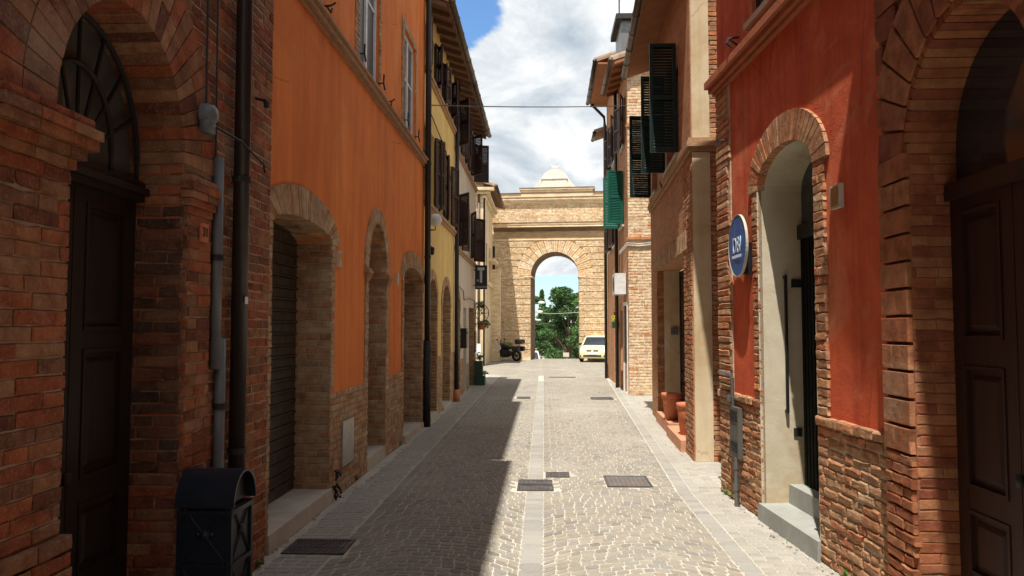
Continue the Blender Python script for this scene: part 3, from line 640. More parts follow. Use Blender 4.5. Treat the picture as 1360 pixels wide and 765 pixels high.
def sett(mb, q, h=0.0, cut=0.006, rnd=None):
    """q: four corners (x, y) ccw; small domed block"""
    c = (sum(p[0] for p in q) / 4, sum(p[1] for p in q) / 4)
    if hit(*c) or not clear_wall(*c): return
    z = gz(c[1]); tx, ty = R.uniform(-.012, .012), R.uniform(-.012, .012); h += R.uniform(.0010, .0024)
    lo_, hi_ = [], []
    q8 = []
    for i in range(4):
        p, pn, pp = q[i], q[(i + 1) % 4], q[i - 1]; f1, f2 = R.uniform(.08, .2), R.uniform(.08, .2)
        q8 += [(p[0] + (pp[0] - p[0]) * f1, p[1] + (pp[1] - p[1]) * f1), (p[0] + (pn[0] - p[0]) * f2, p[1] + (pn[1] - p[1]) * f2)]
    for p in q8:
        l = math.hypot(p[0] - c[0], p[1] - c[1]); s_ = 1 - .001 / l; t_ = 1 - cut / l
        lo_.append((c[0] + (p[0] - c[0]) * s_, c[1] + (p[1] - c[1]) * s_, z - .003))
        x_, y_ = c[0] + (p[0] - c[0]) * t_, c[1] + (p[1] - c[1]) * t_
        hi_.append((x_, y_, z + h + (x_ - c[0]) * tx + (y_ - c[1]) * ty))
    mb.add(lo_ + hi_, [(i, (i + 1) % 8, 8 + (i + 1) % 8, 8 + i) for i in range(8)] + [tuple(range(8, 16))], rnd)
# fan-laid setts
fan = MB(); P_ = 0.10
def fanA(x):
    if -1.75 < x < -.19: t = (x + 1.75) / 1.56
    elif -.02 < x < 1.62: t = (x + .02) / 1.64
    else: t = ((x + 0.1) % 1.6) / 1.6
    return 0.36 * math.sin(math.pi * t) + 0.02 * math.sin(x * 9)
for j in range(int((46.5 - 1.0) / P_)):
    y0 = 1.0 + j * P_; x = -6.2 if y0 > 26 else -1.78
    x = max(x, xl(y0)) if not y0 > 30 else x; xend = 6.5 if y0 > 30 else xr(y0)
    off_ = R.uniform(-.02, .02)
    big = y0 > 30
    while x < xend:
        wd = R.uniform(.085, .125) * (1.9 if big else 1); x2 = x + wd; g = .004; e = R.uniform(-.006, .006)
        if not big and x2 > xend - .04: x2 = xend
        if not big and x < -.197 < x2: x2 = -.197
        if not big and -.197 <= x < -.012: x = -.010; x2 = x + wd
        xm = (x + x2) / 2
        if True:
            a, b = fanA(x), fanA(x2)
            if abs(a - b) < .2 and True:
                sett(fan, [(x + g + R.uniform(-.006, .006), y0 + a + .0095 + e + R.uniform(-.004, .004)), (x2 - g + R.uniform(-.006, .006), y0 + b + .0095 + e + R.uniform(-.004, .004)), (x2 - g + R.uniform(-.006, .006), y0 + P_ + b - .0075 + e + R.uniform(-.005, .005)), (x + g + R.uniform(-.006, .006), y0 + P_ + a - .0075 + e + R.uniform(-.005, .005))])
        x = x2
struct(fan.build('street', M['setts']))
# straight-laid margins, centre gutter line and edging
mar = MB()
y = 1.0
while y < 31:
    h = .095
    for (a, b) in ((-2.28, -1.735), (None, None)):
        if a is None: a, b = xr(y) + .165, 3.3
        x = a + R.uniform(0, .006)
        while x < b - .05:
            wd = R.uniform(.09, .14); sett(mar, [(x + .003, y + .003), (min(x + wd, b) - .003, y + .003), (min(x + wd, b) - .003, y + h - .003), (x + .003, y + h - .003)], cut=.007); x += wd
    y += h
struct(mar.build('pavement', M['setts_pale']))
ln_ = MB(); y = 1.0
while y < 27:
    L_ = R.uniform(.10, .2)
    sett(ln_, [(-.195, y + .003), (-.012, y + .003), (-.012, y + L_ - .003), (-.195, y + L_ - .003)], cut=.006)
    xa, xb = xr(y), xr(y + L_)
    sett(ln_, [(xa + .007, y + .003), (xa + .158, y + .003), (xb + .158, y + L_ - .003), (xb + .007, y + L_ - .003)], cut=.006)
    y += L_
struct(ln_.build('drain_channel', M['slabs']))

# ------------------------------------------------------------------ LEFT: brick house with the arched door
L1 = Fr(-2.22, 0, 0, 1, 1, 0); L2 = Fr(-2.29, 0, 0, 1, 1, 0); L4 = Fr(-2.295, 0, 0, 1, 1, 0)
b1 = thing('brick_house', 'dark red brick house in shade with a tall arched doorway, nearest on the left', 'house', (-2.22, 3, 0))
o1 = Op(3.34, 4.60, 0, 2.86, 0.72, 0.36); up1 = Op(2.6, 3.6, 6.2, 7.9, 0, .2); up2 = Op(4.4, 5.4, 6.2, 7.9, 0, .2)
m = MB(); wall(m, L1, -16, 6.10, 0, 11.8, [o1, up1, up2]); m.build('wall', M['wb_red'], b1)
shell(b1, L1, -16, 6.095, 11.8, 7, M['wb_red'])
mo = MB(); wall(mo, L1, 2.0, 6.098, 0, 5.4, [Op(3.34, 4.60, 0, 2.86, .72, .05)], d=.004, reveal=False)
T1 = 0.46
mb = MB()
mj = MB()
def blk1(z):
    r = [o1.span(z, T1 + .004) if z > o1.spring else (o1.u0, o1.u1)]
    if z > o1.spring + o1.rise + T1: r = []
    return r
bricks(mb, L1, 2.0, 6.098, 0, 5.4, blk1, H=.0715, L=.245, d1=.0095, jit=.004, bev=.006)
arch_bricks(mb, L1, o1, T1, W=.075, rings=2, inset=.006)
# far jamb, facing back down the street
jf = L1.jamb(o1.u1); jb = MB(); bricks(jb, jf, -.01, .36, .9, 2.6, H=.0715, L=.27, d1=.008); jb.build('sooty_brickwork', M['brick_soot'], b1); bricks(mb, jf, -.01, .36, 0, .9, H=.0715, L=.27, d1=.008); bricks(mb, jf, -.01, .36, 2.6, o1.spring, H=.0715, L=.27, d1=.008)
mo.build('mortar', M['mortar'], b1); bw = mb.build('brickwork', M['brick_red'], b1)
# pilasters with moulded caps
def pilaster(fr, a, b, d, cap0, cap1, plinth):
    q = MB(); mq = MB(); fr.box(mq, a + .006, b - .006, 0, d - .002, 0, cap0)
    bricks(q, fr, a, b, plinth, cap0, H=.0715, L=.27, d0=d - .02, d1=d + .008)
    for u, sg in ((a, -1), (b, 1)):
        z = plinth
        f = fr.jamb(u, sg)
        bricks(q, f, -d, 0, plinth, cap0, H=.0715, L=.27, d1=.006)
    bricks(q, fr, a - .03, b + .03, 0, plinth, H=.0715, L=.27, d0=0, d1=d + .045)
    n = 5
    for i in range(n):
        g = [.02, .05, .085, .10, .07][i] * (1 if d > .05 else .5); z0, z1 = cap0 + (cap1 - cap0) * i / n, cap0 + (cap1 - cap0) * (i + 1) / n - .004
        u = a - g
        while u < b + g - .02:
            e = min(u + .22, b + g); fr.box(q, u + .003, e - .003, 0, d + g, z0, z1); u = e
    mq.build('pilaster_core', M['mortar'], b1); return q.build('pilaster', M['brick_red'], b1)
pilaster(L1, 2.86, 3.325, .10, 2.56, 2.80, .95)
pilaster(L1, 4.615, 4.93, .035, 2.56, 2.80, .92)
# door
dm = MB(); L1.box(dm, 3.34, 4.60, -.35, -.23, 2.62, 2.74); L1.box(dm, 3.34, 4.60, -.35, -.20, 2.66, 2.70); dm.build('transom', M['wood_dark'], b1)
panel_door(b1, L1, 3.345, 4.595, 0.02, 2.62, -.29, M['wood_dark'], 2, ((0.0, 0.13), (0.17, 0.34), (0.37, 0.66), (.68, .97)))
fl = MB(); arch_fill(fl, L1, o1, -.33, 2.74); fan_ = fl.build('fanlight', M['pale_glass'], b1)
ir = MB()
for g in (-.02, -.30):
    ir.tube([L1.p(*(lambda q: (q[0], -.28, q[1]))(o1.pt(i / 24, g))) for i in range(25)], .019, 6)
    ir.tube([L1.p(*(lambda q: (q[0], -.28, q[1]))(o1.pt(1, g)))] + [L1.p(o1.u0 - g, -.28, 2.74)], .016, 6); ir.tube([L1.p(*(lambda q: (q[0], -.28, q[1]))(o1.pt(0, g)))] + [L1.p(o1.u1 + g, -.28, 2.74)], .016, 6)
for i in range(1, 8):
    a = math.pi * i / 8; q = o1.pt(i / 8, -.03); ir.tube([L1.p(o1.c, -.28, 2.76), L1.p(q[0], -.28, q[1])], .012, 6)
ir.lathe(L1.p(o1.c, -.27, 2.76), [(0, 0.02), (.10, .01), (.12, 0), (.11, -.02)], 14, 'x')
ir.build('iron_grille', M['iron'], fan_)
pipe(b1, [L1.p(5.31, .085, 0), L1.p(5.31, .085, 9.9)], .056, M['brownpipe'], clamps=[L1.p(5.31, .085, z) for z in (1.0, 2.9, 4.8)])
pipe(b1, [L1.p(5.02, .045, 1.58), L1.p(5.02, .045, 2.99)], .034, M['greypipe'], 'conduit', [L1.p(5.02, .045, 2.32)])
pipe(b1, [L1.p(5.09, .05, 0.05), L1.p(5.09, .05, 1.78)], .036, M['greypipe'], 'conduit', [L1.p(5.09, .05, 1.33)])
st = MB(); L1.box(st, 5.27, 5.32, .139, .143, 2.02, 2.07); tag(st.build('sticker', M['whitep']), 'small white sticker on the dark downpipe of the brick house', 'sticker')
# alarm box with its arm
al = thing('alarm_box', 'grey alarm box with a thin arm on the brick wall beside the downpipe', 'alarm box', L1.p(4.78, 0, 3.15))
m = MB(); m.lathe(L1.p(4.78, .04, 3.22), [(0, .09), (.04, .085), (.06, .07), (.07, .03), (.07, 0)], 16, 'x'); L1.box(m, 4.73, 4.83, .038, .10, 3.10, 3.2); m.build('housing', M['greypipe'], al, True)
m = MB(); m.tube([L1.p(4.82, .09, 3.16), L1.p(5.12, .15, 3.13), L1.p(5.5, .17, 3.05), L1.p(5.55, .16, 3.0)], .008, 6); m.build('arm', M['iron'], al)
m = MB(); m.tube([L1.p(4.84, .03, 3.24), L1.p(4.83, .03, 4.2), L1.p(4.95, .03, 5.4)], .008, 6); m.tube([L1.p(5.0, .03, 3.0), L1.p(4.98, .03, 4.4), L1.p(5.03, .03, 5.6)], .007, 6); tag(m.build('wall_cable', M['wire']), 'thin cables running up the red brick wall above the alarm box', 'cable')
m = MB(); m.tube([L1.p(5.75, 0, 3.62), L1.p(5.75, .09, 3.60)], .012, 6); m.lathe(L1.p(5.75, .09, 3.57), [(0, -.03), (.022, -.02), (.022, .02), (0, .03)], 10); tag(m.build('wall_hook', M['iron']), 'small iron knob hook on the brick wall right of the dark downpipe', 'hook', 'iron hooks on the house fronts')
nt_ = thing('number_tile', 'terracotta house number tile by the pilaster of the arched brick doorway', 'number plate', L1.p(4.82, .05, 2.42))
m = MB(); L1.box(m, 4.76, 4.86, .04, .055, 2.40, 2.52); m.build('tile', M['pot'], nt_)
text_mesh('31', .085, M['iron'], nt_, Matrix.Translation(L1.p(4.81, .058, 2.46)) @ Matrix(((0, 0, 1), (1, 0, 0), (0, 1, 0))).to_4x4(), 'digits')
roof(b1, L1, -16, 6.1, 11.8, .35, 7)

# ------------------------------------------------------------------ LEFT: orange house
b2 = thing('orange_house', 'bright orange plastered house with brick base and three arched openings', 'house', (-2.29, 10, 0))
g1 = Op(6.34, 8.15, 0.0, 2.75, .15, .40); g2 = Op(9.90, 11.04, 0.0, 2.66, .63, .5); g3 = Op(12.45, 14.30, 0, 2.70, .20, .5)
w1 = Op(9.30, 10.45, 5.12, 7.1, 0, .16); w2 = Op(12.35, 13.45, 5.12, 6.82, 0, .16); w0 = Op(6.5, 7.6, 5.12, 7.1, 0, .16)
hi_ = [Op(o.u0, o.u1, 8.3, 10.1, 0, .16) for o in (w0, w1, w2)]
m = MB(); wall(m, L2, 6.10, 14.56, 0, 12, [g1, g2, g3, w0, w1, w2] + hi_); m.build('wall', M['orange'], b2)
shell(b2, L2, 6.103, 14.55, 12, 7, M['orange'])
mo = MB(); wall(mo, L2, 6.10, 14.56, 0, 1.12, [Op(g.u0, g.u1, 0, 3, 0) for g in (g1, g2, g3)], d=.006, reveal=False)
mb = MB(); bl = lambda z: [(g.u0, g.u1) for g in (g1, g2, g3)]
bricks(mb, L2, 6.101, 14.56, 0, 1.15, bl, H=.068, L=.26, d0=-.005, d1=.018, jit=.004)
for g, T, (ja, jb) in ((g1, .29, (.21, .13)), (g2, .21, (.17, .17)), (g3, .29, (.16, .16))):
    arch_bricks(mb, L2, g, T, W=.06, d1=.022, jit=.004)
    arch_band(mo, L2, g, .0, T - .01, 0, .012)
    for (a, b) in ((g.u0 - ja, g.u0), (g.u1, g.u1 + jb)):
        bricks(mb, L2, a, b, 1.15, g.spring, H=.068, L=.26, d0=-.005, d1=.02, jit=.004); L2.box(mo, a + .01, b - .01, -.01, .010, 1.13, g.spring)
    jf = L2.jamb(g.u1); bricks(mb, jf, -.015, g.depth, 0.0, g.spring, H=.068, L=.26, d1=.008)
    jq = MB(); jf.box(jq, 0, g.depth, -.01, .001, 0, g.spring)
    mo.v += [tuple(x) for x in jq.v]; base_ = len(mo.v) - len(jq.v); mo.f += [tuple(i + base_ for i in f) for f in jq.f]; mo.r += jq.r
for w_ in (w0, w1, w2):
    for (a, b) in ((w_.u0 - .22, w_.u0), (w_.u1, w_.u1 + .1)):
        bricks(mb, L2, a, b, w_.z0, w_.spring + .12, H=.068, L=.24, d0=-.005, d1=.016)
    bricks(mb, L2, w_.u0, w_.u1, w_.spring + .002, w_.spring + .12, H=.12, L=.075, d0=-.005, d1=.018)
mo.build('mortar', M['mortar_tan'], b2); mb.build('brickwork', M['brick_tan'], b2)
# imposts of the round arch
m = MB()
for i, g in enumerate((.008, .02, .035, .05, .03)):
    z0, z1 = 2.46 + i * .034, 2.46 + (i + 1) * .034 - .003
    L2.box(m, g2.u1 - g, g2.u1 + .17 + g, -.48, .022 + g, z0, z1); L2.box(m, g2.u0 - .17 - g, g2.u0 + g, -.48, .022 + g, z0, z1)
m.build('impost', M['band'], b2)
# storey band
m = MB()
for z0, z1, d in ((4.94, 4.975, .03), (4.98, 5.04, .07), (5.045, 5.075, .10)):
    u = 6.101
    while u < 14.55: e = min(14.556, u + .27); L2.box(m, u + .002, e - .002, 0, d + R.uniform(-.002, .002), z0, z1); u = e
m.build('storey_band', M['band'], b2)
# roller shutter, doors
m = MB(); z = .16
m.quad(L2.p(6.3, -.41, .1), L2.p(8.2, -.41, .1), L2.p(8.2, -.41, 3), L2.p(6.3, -.41, 3))
while z < 2.93:
    L2.box(m, 6.345, 8.145, -.40, -.365, z, z + .085); L2.box(m, 6.345, 8.145, -.40, -.35, z + .092, z + .112); z += .118
m.build('roller_shutter', M['shutterroll'], b2)
panel_door(b2, L2, 9.9, 11.04, .18, 2.62, -.46, M['wood_brown'], 2); m = MB(); arch_fill(m, L2, g2, -.47, 2.62); m.build('fanlight', M['glass'], b2)
panel_door(b2, L2, 12.45, 14.3, .12, 2.68, -.46, M['wood_brown'], 3, handle=False); m = MB(); arch_fill(m, L2, g3, -.465, 2.68); m.build('lintel_board', M['wood_brown'], b2)
def slab(parent, fr, a, b, d0, d1, z0, z1, mat='stone', name='threshold'):
    m = MB(); m.hexa([fr.p(a, d0, z0), fr.p(b, d0, z0), fr.p(b, d1, z0), fr.p(a, d1, z0), fr.p(a, d0, z1), fr.p(b, d0, z1), fr.p(b, d1 - .008, z1), fr.p(a, d1 - .008, z1)]); return m.build(name, M[mat], parent)
slab(b2, L2, 6.30, 8.20, -.40, .045, 0, .15); slab(b2, L2, 9.90, 11.04, -.49, .02, 0, .17); slab(b2, L2, 12.4, 14.32, -.49, .06, 0, .11)
for w_ in (w0, w1, w2): window(b2, L2, w_.u0, w_.u1, w_.z0 + .02, w_.spring, M['grey_win'], 'sh_brown', depth=.05, sill=False, glass='dark_pane')
for w_ in hi_: window(b2, L2, w_.u0, w_.u1, w_.z0, w_.spring, M['grey_win'], 'sh_brown', depth=.1)
for w_ in (w1, w2):
    for u in (w_.u0 - .0, w_.u1 + .0):
        m = MB(); m.tube([L2.p(u, .0, w_.z0 + .14), L2.p(u, .07, w_.z0 + .14), L2.p(u, .075, w_.z0 + .26)], .012, 6); m.tube([L2.p(u, .07, w_.z0 + .14), L2.p(u, .09, w_.z0 + .04)], .012, 6); m.build('shutter_stay', M['iron'], b2)
pipe(b2, [L2.p(14.50, .085, 1.6), L2.p(14.50, .085, 11.9)], .058, M['brownpipe'], clamps=[L2.p(14.5, .085, z) for z in (3.2, 5, 6.8, 8.6)]); pipe(b2, [L2.p(14.5, .085, 0), L2.p(14.5, .085, 1.62)], .072, M['iron'], 'pipe_shoe')
roof(b2, L2, 6.1, 14.56, 12.0, .28, 7, end1=.15)
m = MB(); L2.box(m, 8.60, 9.10, .018, .04, .30, .80); o = tag(m.build('meter_hatch', M['steel']), 'flat grey metal hatch in the brick base of the orange house', 'hatch')
for (u, z, l) in ((8.45, 2.62, 'small framed tile on the orange wall right of the roller shutter arch'), (11.86, 2.62, 'small framed tile on the orange wall between the two farther doorways')):
    t = thing('number_tile', l, 'number plate', L2.p(u, 0, z), group='small framed tiles on the orange house'); m = MB(); L2.box(m, u - .07, u + .07, .0, .025, z - .09, z + .09); m.build('frame', M['stone'], t); m = MB(); L2.box(m, u - .05, u + .05, .02, .03, z - .07, z + .07); m.build('tile', M['brass'], t)
def hook(fr, u, z, label):
    m = MB(); m.tube([fr.p(u, 0, z), fr.p(u, .12, z + .01), fr.p(u + .03, .16, z + .05)], .012, 6); m.tube([fr.p(u, .08, z), fr.p(u + .08, .10, z - .03), fr.p(u + .12, .1, z + .03)], .011, 6); tag(m.build('wall_hook', M['iron']), label, 'hook', 'iron hooks on the house fronts')
hook(L2, 10.75, 5.08, 'black iron hook on the storey band beside the nearer window of the orange house'); hook(L2, 13.9, 5.1, 'black iron hook on the storey band by the corner downpipe of the orange house'); hook(L2, 7.62, 5.14, 'black iron hook above the roller shutter arch of the orange house')
m = MB()
for _ in range(26):
    a = L2.p(8.24 + R.uniform(0, .07), R.uniform(.03, .09), R.uniform(0, .33)); m.tube([a, a + Vector((R.uniform(-.02, .03), R.uniform(-.03, .03), R.uniform(-.05, .05)))], .012, 5)
tag(m.build('boot_scraper', M['iron']), 'dark iron boot scraper at the foot of the brick jamb by the roller shutter', 'boot scraper')

# ------------------------------------------------------------------ LEFT: yellow house
b3 = thing('yellow_house', 'ochre yellow house between the orange and the white house, brown shutters', 'house', (-2.295, 17, 0))
e1 = Op(15.15, 16.4, 0, 2.35, .52, .3); e2 = Op(17.3, 18.75, 0, 2.35, .52, .3)
f1 = [Op(a, a + .85, 4.36, 5.85, 0, .16) for a in (15.0, 16.45, 17.85)]; f2 = [Op(a, a + .8, 6.98, 7.85, 0, .16) for a in (15.0, 16.2, 17.4, 18.55)]
m = MB(); wall(m, L4, 14.565, 19.6, 0, 8.35, [e1, e2] + f1 + f2); m.build('wall', M['yellow'], b3)
shell(b3, L4, 14.57, 19.59, 8.35, 7, M['yellow'])
mb = MB(); mo = MB(); wall(mo, L4, 14.565, 19.6, 0, 1.22, [Op(g.u0, g.u1, 0, 3, 0) for g in (e1, e2)], d=.006, reveal=False)
bricks(mb, L4, 14.57, 19.59, 0, 1.25, lambda z: [(g.u0, g.u1) for g in (e1, e2)], H=.07, d1=.016)
for g in (e1, e2):
    arch_bricks(mb, L4, g, .2, W=.08, d1=.018)
    for (a, b) in ((g.u0 - .16, g.u0), (g.u1, g.u1 + .16)): bricks(mb, L4, a, b, 1.25, g.spring, H=.07, d1=.016)
    jf = L4.jamb(g.u1); bricks(mb, jf, -.01, .3, 0, g.spring, H=.07, d1=.01, hi=.6)
    panel_door(b3, L4, g.u0, g.u1, .1, g.spring, -.26, M['wood_brown'], 2, handle=False); q = MB(); arch_fill(q, L4, g, -.27); q.build('fanlight', M['glass'], b3); slab(b3, L4, g.u0, g.u1, -.29, .05, 0, .09)
mo.build('mortar', M['mortar_tan'], b3); mb.build('brickwork', M['brick_tan'], b3)
for z, d in ((4.20, .08), (6.82, .07)):
    m = MB(); L4.box(m, 14.57, 19.59, 0, d * .6, z, z + .06); L4.box(m, 14.57, 19.59, 0, d, z + .062, z + .13); m.build('storey_band', M['band'], b3)
for i, w_ in enumerate(f1): window(b3, L4, w_.u0, w_.u1, w_.z0, w_.spring, M['grey_win'], 'sh_brown', left=[170, 166, 168][i], right=[160, 172, 162][i], sill=False)
for i, w_ in enumerate(f2): window(b3, L4, w_.u0, w_.u1, w_.z0, w_.spring, M['grey_win'], 'sh_brown', left=[166, 160, 168, 150][i], right=[170, 160, 172, 165][i], sill=False)
pipe(b3, [L4.p(19.5, .08, .0), L4.p(19.5, .08, 8.2)], .055, M['brownpipe']); pipe(b3, [L4.p(19.5, .08, 0), L4.p(19.5, .08, .3)], .085, M['pot'], 'pipe_shoe')
roof(b3, L4, 14.57, 19.6, 8.2, .46, 7, slope=.34)
gl = thing('wall_lamp', 'white globe lamp on a bracket on the yellow wall beside the corner downpipe', 'lamp', L4.p(14.95, 0, 3.9))
m = MB(); m.tube([L4.p(14.95, 0, 3.78), L4.p(14.95, .17, 3.78), L4.p(14.95, .17, 3.86)], .014, 6); m.build('bracket', M['iron'], gl)
m = MB(); m.lathe(L4.p(14.95, .17, 3.98), [(.001, -.13), (.07, -.115), (.12, -.05), (.13, 0), (.115, .06), (.06, .115), (.001, .13)], 18); m.build('globe', M['whitep'], gl, True)
m = MB(); m.tube([L4.p(14.8, .03, 3.42), L4.p(14.8, .12, 3.42)], .03, 8); m.lathe(L4.p(14.8, .12, 3.36), [(0, -.09), (.05, -.08), (.06, .05), (0, .09)], 10); tag(m.build('alarm_siren', M['plastic']), 'small dark siren on the yellow wall below the white globe lamp', 'siren')

# ------------------------------------------------------------------ LEFT: white house
b4 = thing('white_house', 'off-white house at the end of the left row with brown louvred shutters', 'house', (-2.295, 22, 0))
h1 = Op(19.95, 21.0, 0, 2.3, .45, .3); h2 = Op(21.9, 22.8, 0, 2.45, 0, .3); h3 = Op(23.5, 25.2, 0.0, 2.5, 0, .35)
k1 = [Op(20.3, 21.3, 4.02, 5.42, 0, .16), Op(23.9, 24.9, 4.02, 5.46, 0, .16)]; k2 = [Op(19.85, 20.85, 6.6, 7.8, 0, .16), Op(22.0, 22.9, 6.6, 7.8, 0, .16), Op(23.75, 24.75, 6.6, 7.85, 0, .16)]
m = MB(); wall(m, L4, 19.605, 25.9, 0, 8.35, [h1, h2, h3] + k1 + k2); m.build('wall', M['white'], b4)
shell(b4, L4, 19.61, 25.89, 8.35, 7, M['white'])
mb = MB(); bricks(mb, L4, 19.61, 21.85, 0, 1.0, lambda z: [(h1.u0, h1.u1)], H=.07, d1=.014); bricks(mb, L4, 22.85, 25.88, 0, .8, lambda z: [(h3.u0, h3.u1)], H=.07, d1=.014)
arch_bricks(mb, L4, h1, .16, W=.08, d1=.014); bricks(mb, L4.jamb(h1.u1), -.01, .3, 0, h1.spring, H=.07, d1=.01); bricks(mb, L4.jamb(h3.u1), -.01, .3, 0, h3.spring, H=.07, d1=.01); bricks(mb, L4, h3.u1, 25.88, .8, 2.7, H=.07, d1=.014)
mb.build('brickwork', M['brick_tan'], b4)
for z, d in ((3.86, .07), (6.45, .07)):
    m = MB(); L4.box(m, 19.61, 25.88, 0, d * .6, z, z + .06); L4.box(m, 19.61, 25.88, 0, d, z + .062, z + .12); m.build('storey_band', M['band'], b4)
panel_door(b4, L4, h1.u0, h1.u1, .08, h1.spring, -.26, M['wood_brown'], 2, handle=False); q = MB(); arch_fill(q, L4, h1, -.27); q.build('fanlight', M['glass'], b4)
panel_door(b4, L4, h2.u0, h2.u1, .08, h2.spring, -.26, M['sh_dkgreen'], 1, handle=False); panel_door(b4, L4, h3.u0, h3.u1, .08, h3.spring, -.3, M['wood_brown'], 3, handle=False)
window(b4, L4, 20.3, 21.3, 4.02, 5.42, M['grey_win'], 'sh_brown', left=142, right=165, sill=False); window(b4, L4, 23.9, 24.9, 4.02, 5.46, M['grey_win'], 'sh_brown', left=158, right=140, sill=False)
for i, w_ in enumerate(k2): window(b4, L4, w_.u0, w_.u1, w_.z0, w_.spring, M['grey_win'], 'sh_brown', left=[135, 160, 132][i], right=[150, 165, 110][i], sill=False)
roof(b4, L4, 19.6, 24.9, 8.14, .47, 7, slope=.34, end1=.0)
mx = thing('post_box', 'black wall box mounted beside the arched door of the white house', 'letter box', L4.p(21.3, 0, 1.2))
m = MB(); L4.box(m, 21.1, 21.5, 0, .17, 1.3, 1.85); m.build('box', M['black'], mx); m = MB(); L4.box(m, 21.14, 21.46, .165, .185, 1.70, 1.74); m.build('flap', M['iron'], mx)
# cable on the wall of the yellow and white houses
m = MB(); m.tube([L4.p(19.7, .03, 4.9), L4.p(17.5, .04, 5.95), L4.p(14.7, .04, 6.2)], .012, 6); m.tube([L4.p(19.8, .03, 3.0), L4.p(21.4, .05, 2.9), L4.p(21.7, .04, 2.65), L4.p(23.2, .05, 2.75), L4.p(25.7, .06, 2.7)], .012, 6); tag(m.build('wall_cable', M['wire']), 'black cables strung along the fronts of the yellow and white houses', 'cable')
# tobacconist sign
ts = thing('hanging_sign', 'black projecting sign with a big grey T above the word TABACCHI', 'sign', (-2.05, 24.95, 3.1))
m = MB(); m.box(-2.235, -1.84, 24.9, 25.0, 3.12, 3.90); m.build('board', M['black'], ts)
m = MB(); m.box(-2.15, -1.925, 24.888, 24.899, 3.74, 3.83); m.box(-2.075, -1.998, 24.888, 24.899, 3.33, 3.74); m.build('letter', M['signgrey'], ts)
XZ = Matrix(((1, 0, 0), (0, 0, -1), (0, 1, 0))).to_4x4()
text_mesh('TABACCHI', .078, M['signgrey'], ts, Matrix.Translation((-2.037, 24.895, 3.19)) @ XZ, bold=.001)
m = MB()
for i in range(16):
    a, b = 2 * math.pi * i / 16, 2 * math.pi * (i + 1) / 16; c = (-2.14, 3.40)
    m.hexa([(c[0] + r * math.cos(t), y, c[1] + r * math.sin(t)) for y in (24.899, 24.89) for r, t in ((.022, a), (.036, a), (.036, b), (.022, b))])
m.build('emblem', M['signgrey'], ts)
m = MB(); m.tube([(-2.29, 24.95, 3.75), (-2.23, 24.95, 3.75)], .015, 6); m.tube([(-2.29, 24.95, 3.25), (-2.23, 24.95, 3.25)], .015, 6); m.build('bracket', M['iron'], ts)
# hanging plant and its wheel-shaped iron bracket, notice, green tub
hp = thing('hanging_planter', 'trailing plants in an iron ring bracket by the last doorway of the white house', 'hanging planter', L4.p(25.3, 0, 2.2))
m = MB(); c = L4.p(25.35, .26, 2.35)
m.tube([c + Vector((math.cos(a) * .22, 0, math.sin(a) * .28)) for a in [2 * math.pi * i / 18 for i in range(19)]], .013, 6)
for i in range(4): a = math.pi * i / 4; m.tube([c - Vector((math.cos(a) * .22, 0, math.sin(a) * .28)), c + Vector((math.cos(a) * .22, 0, math.sin(a) * .28))], .009, 5)
m.tube([L4.p(25.35, 0, 2.35), c], .014, 6); m.build('bracket', M['iron'], hp)
m = MB(); leaves(m, L4.p(25.35, .2, 2.62), (.16, .16, .2), 240, .035, .1); leaves(m, L4.p(25.35, .28, 1.98), (.26, .2, .16), 380, .04, .1); m.build('leaves', M['leaf_dark'], hp)
m = MB(); m.lathe(L4.p(25.35, .25, 1.80), [(.0, 0), (.1, .0), (.15, .2), (.13, .2)], 14); m.build('pot', M['pot'], hp)
nb = thing('notice_board', 'narrow blue-grey notice with lines of writing below the hanging planter', 'notice', L4.p(25.3, 0, 1.2))
m = MB(); L4.box(m, 25.25, 25.7, .02, .05, 1.05, 1.75); m.build('board', M['plastic'], nb)
m = MB(); 
for i in range(7): L4.box(m, 25.3, 25.62 - .04 * (i % 3), .05, .054, 1.68 - i * .085, 1.71 - i * .085)
m.build('writing', M['whitetxt'], nb)
tb = thing('planter_tub', 'tall dark green tub with a small plant at the end corner of the white house', 'planter', L4.p(25.2, .25, 0))
m = MB(); L4.box(m, 24.95, 25.45, .03, .38, 0, .30); L4.box(m, 25.0, 25.4, .05, .30, .30, .78); m.build('tub', M['green_pot'], tb)
m = MB(); leaves(m, L4.p(25.15, .2, .92), (.16, .15, .16), 160, .04, .1); leaves(m, L4.p(25.2, .3, .38), (.2, .12, .1), 120, .04, .1); m.build('leaves', M['leaf'], tb)

# ------------------------------------------------------------------ LEFT: pale brick house by the gate
LB = Fr(-2.98, 0, 0, 1, 1, 0); LN = Fr(-2.98, 37.8, -1, 0, 0, -1)
b5 = thing('pale_brick_house', 'sunlit pale brick corner house with a mossy tiled roof left of the gate', 'house', (-3, 38, 0))
v1 = Op(39.5, 40.4, 4.4, 6.3, 0, .15); v2 = Op(42, 42.9, 4.4, 6.3, 0, .15)
m = MB(); wall(m, LB, 37.8, 44.6, 0, 9.0, [v1, v2]); m.build('wall', M['cream'], b5)
m = MB(); wall(m, LN, 0, 7, 0, 9.0, []); m.build('end_wall', M['wb_gate'], b5)
for w_ in (v1, v2): window(b5, LB, w_.u0, w_.u1, w_.z0, w_.spring, M['wood_brown'], 'sh_brown', left=None)
m = MB(); LN.box(m, -.08, .45, 0, .05, 0, 8.4); LB.box(m, 37.75, 38.3, 0, .08, 0, 8.4); m.build('corner_pier', M['cream'], b5)
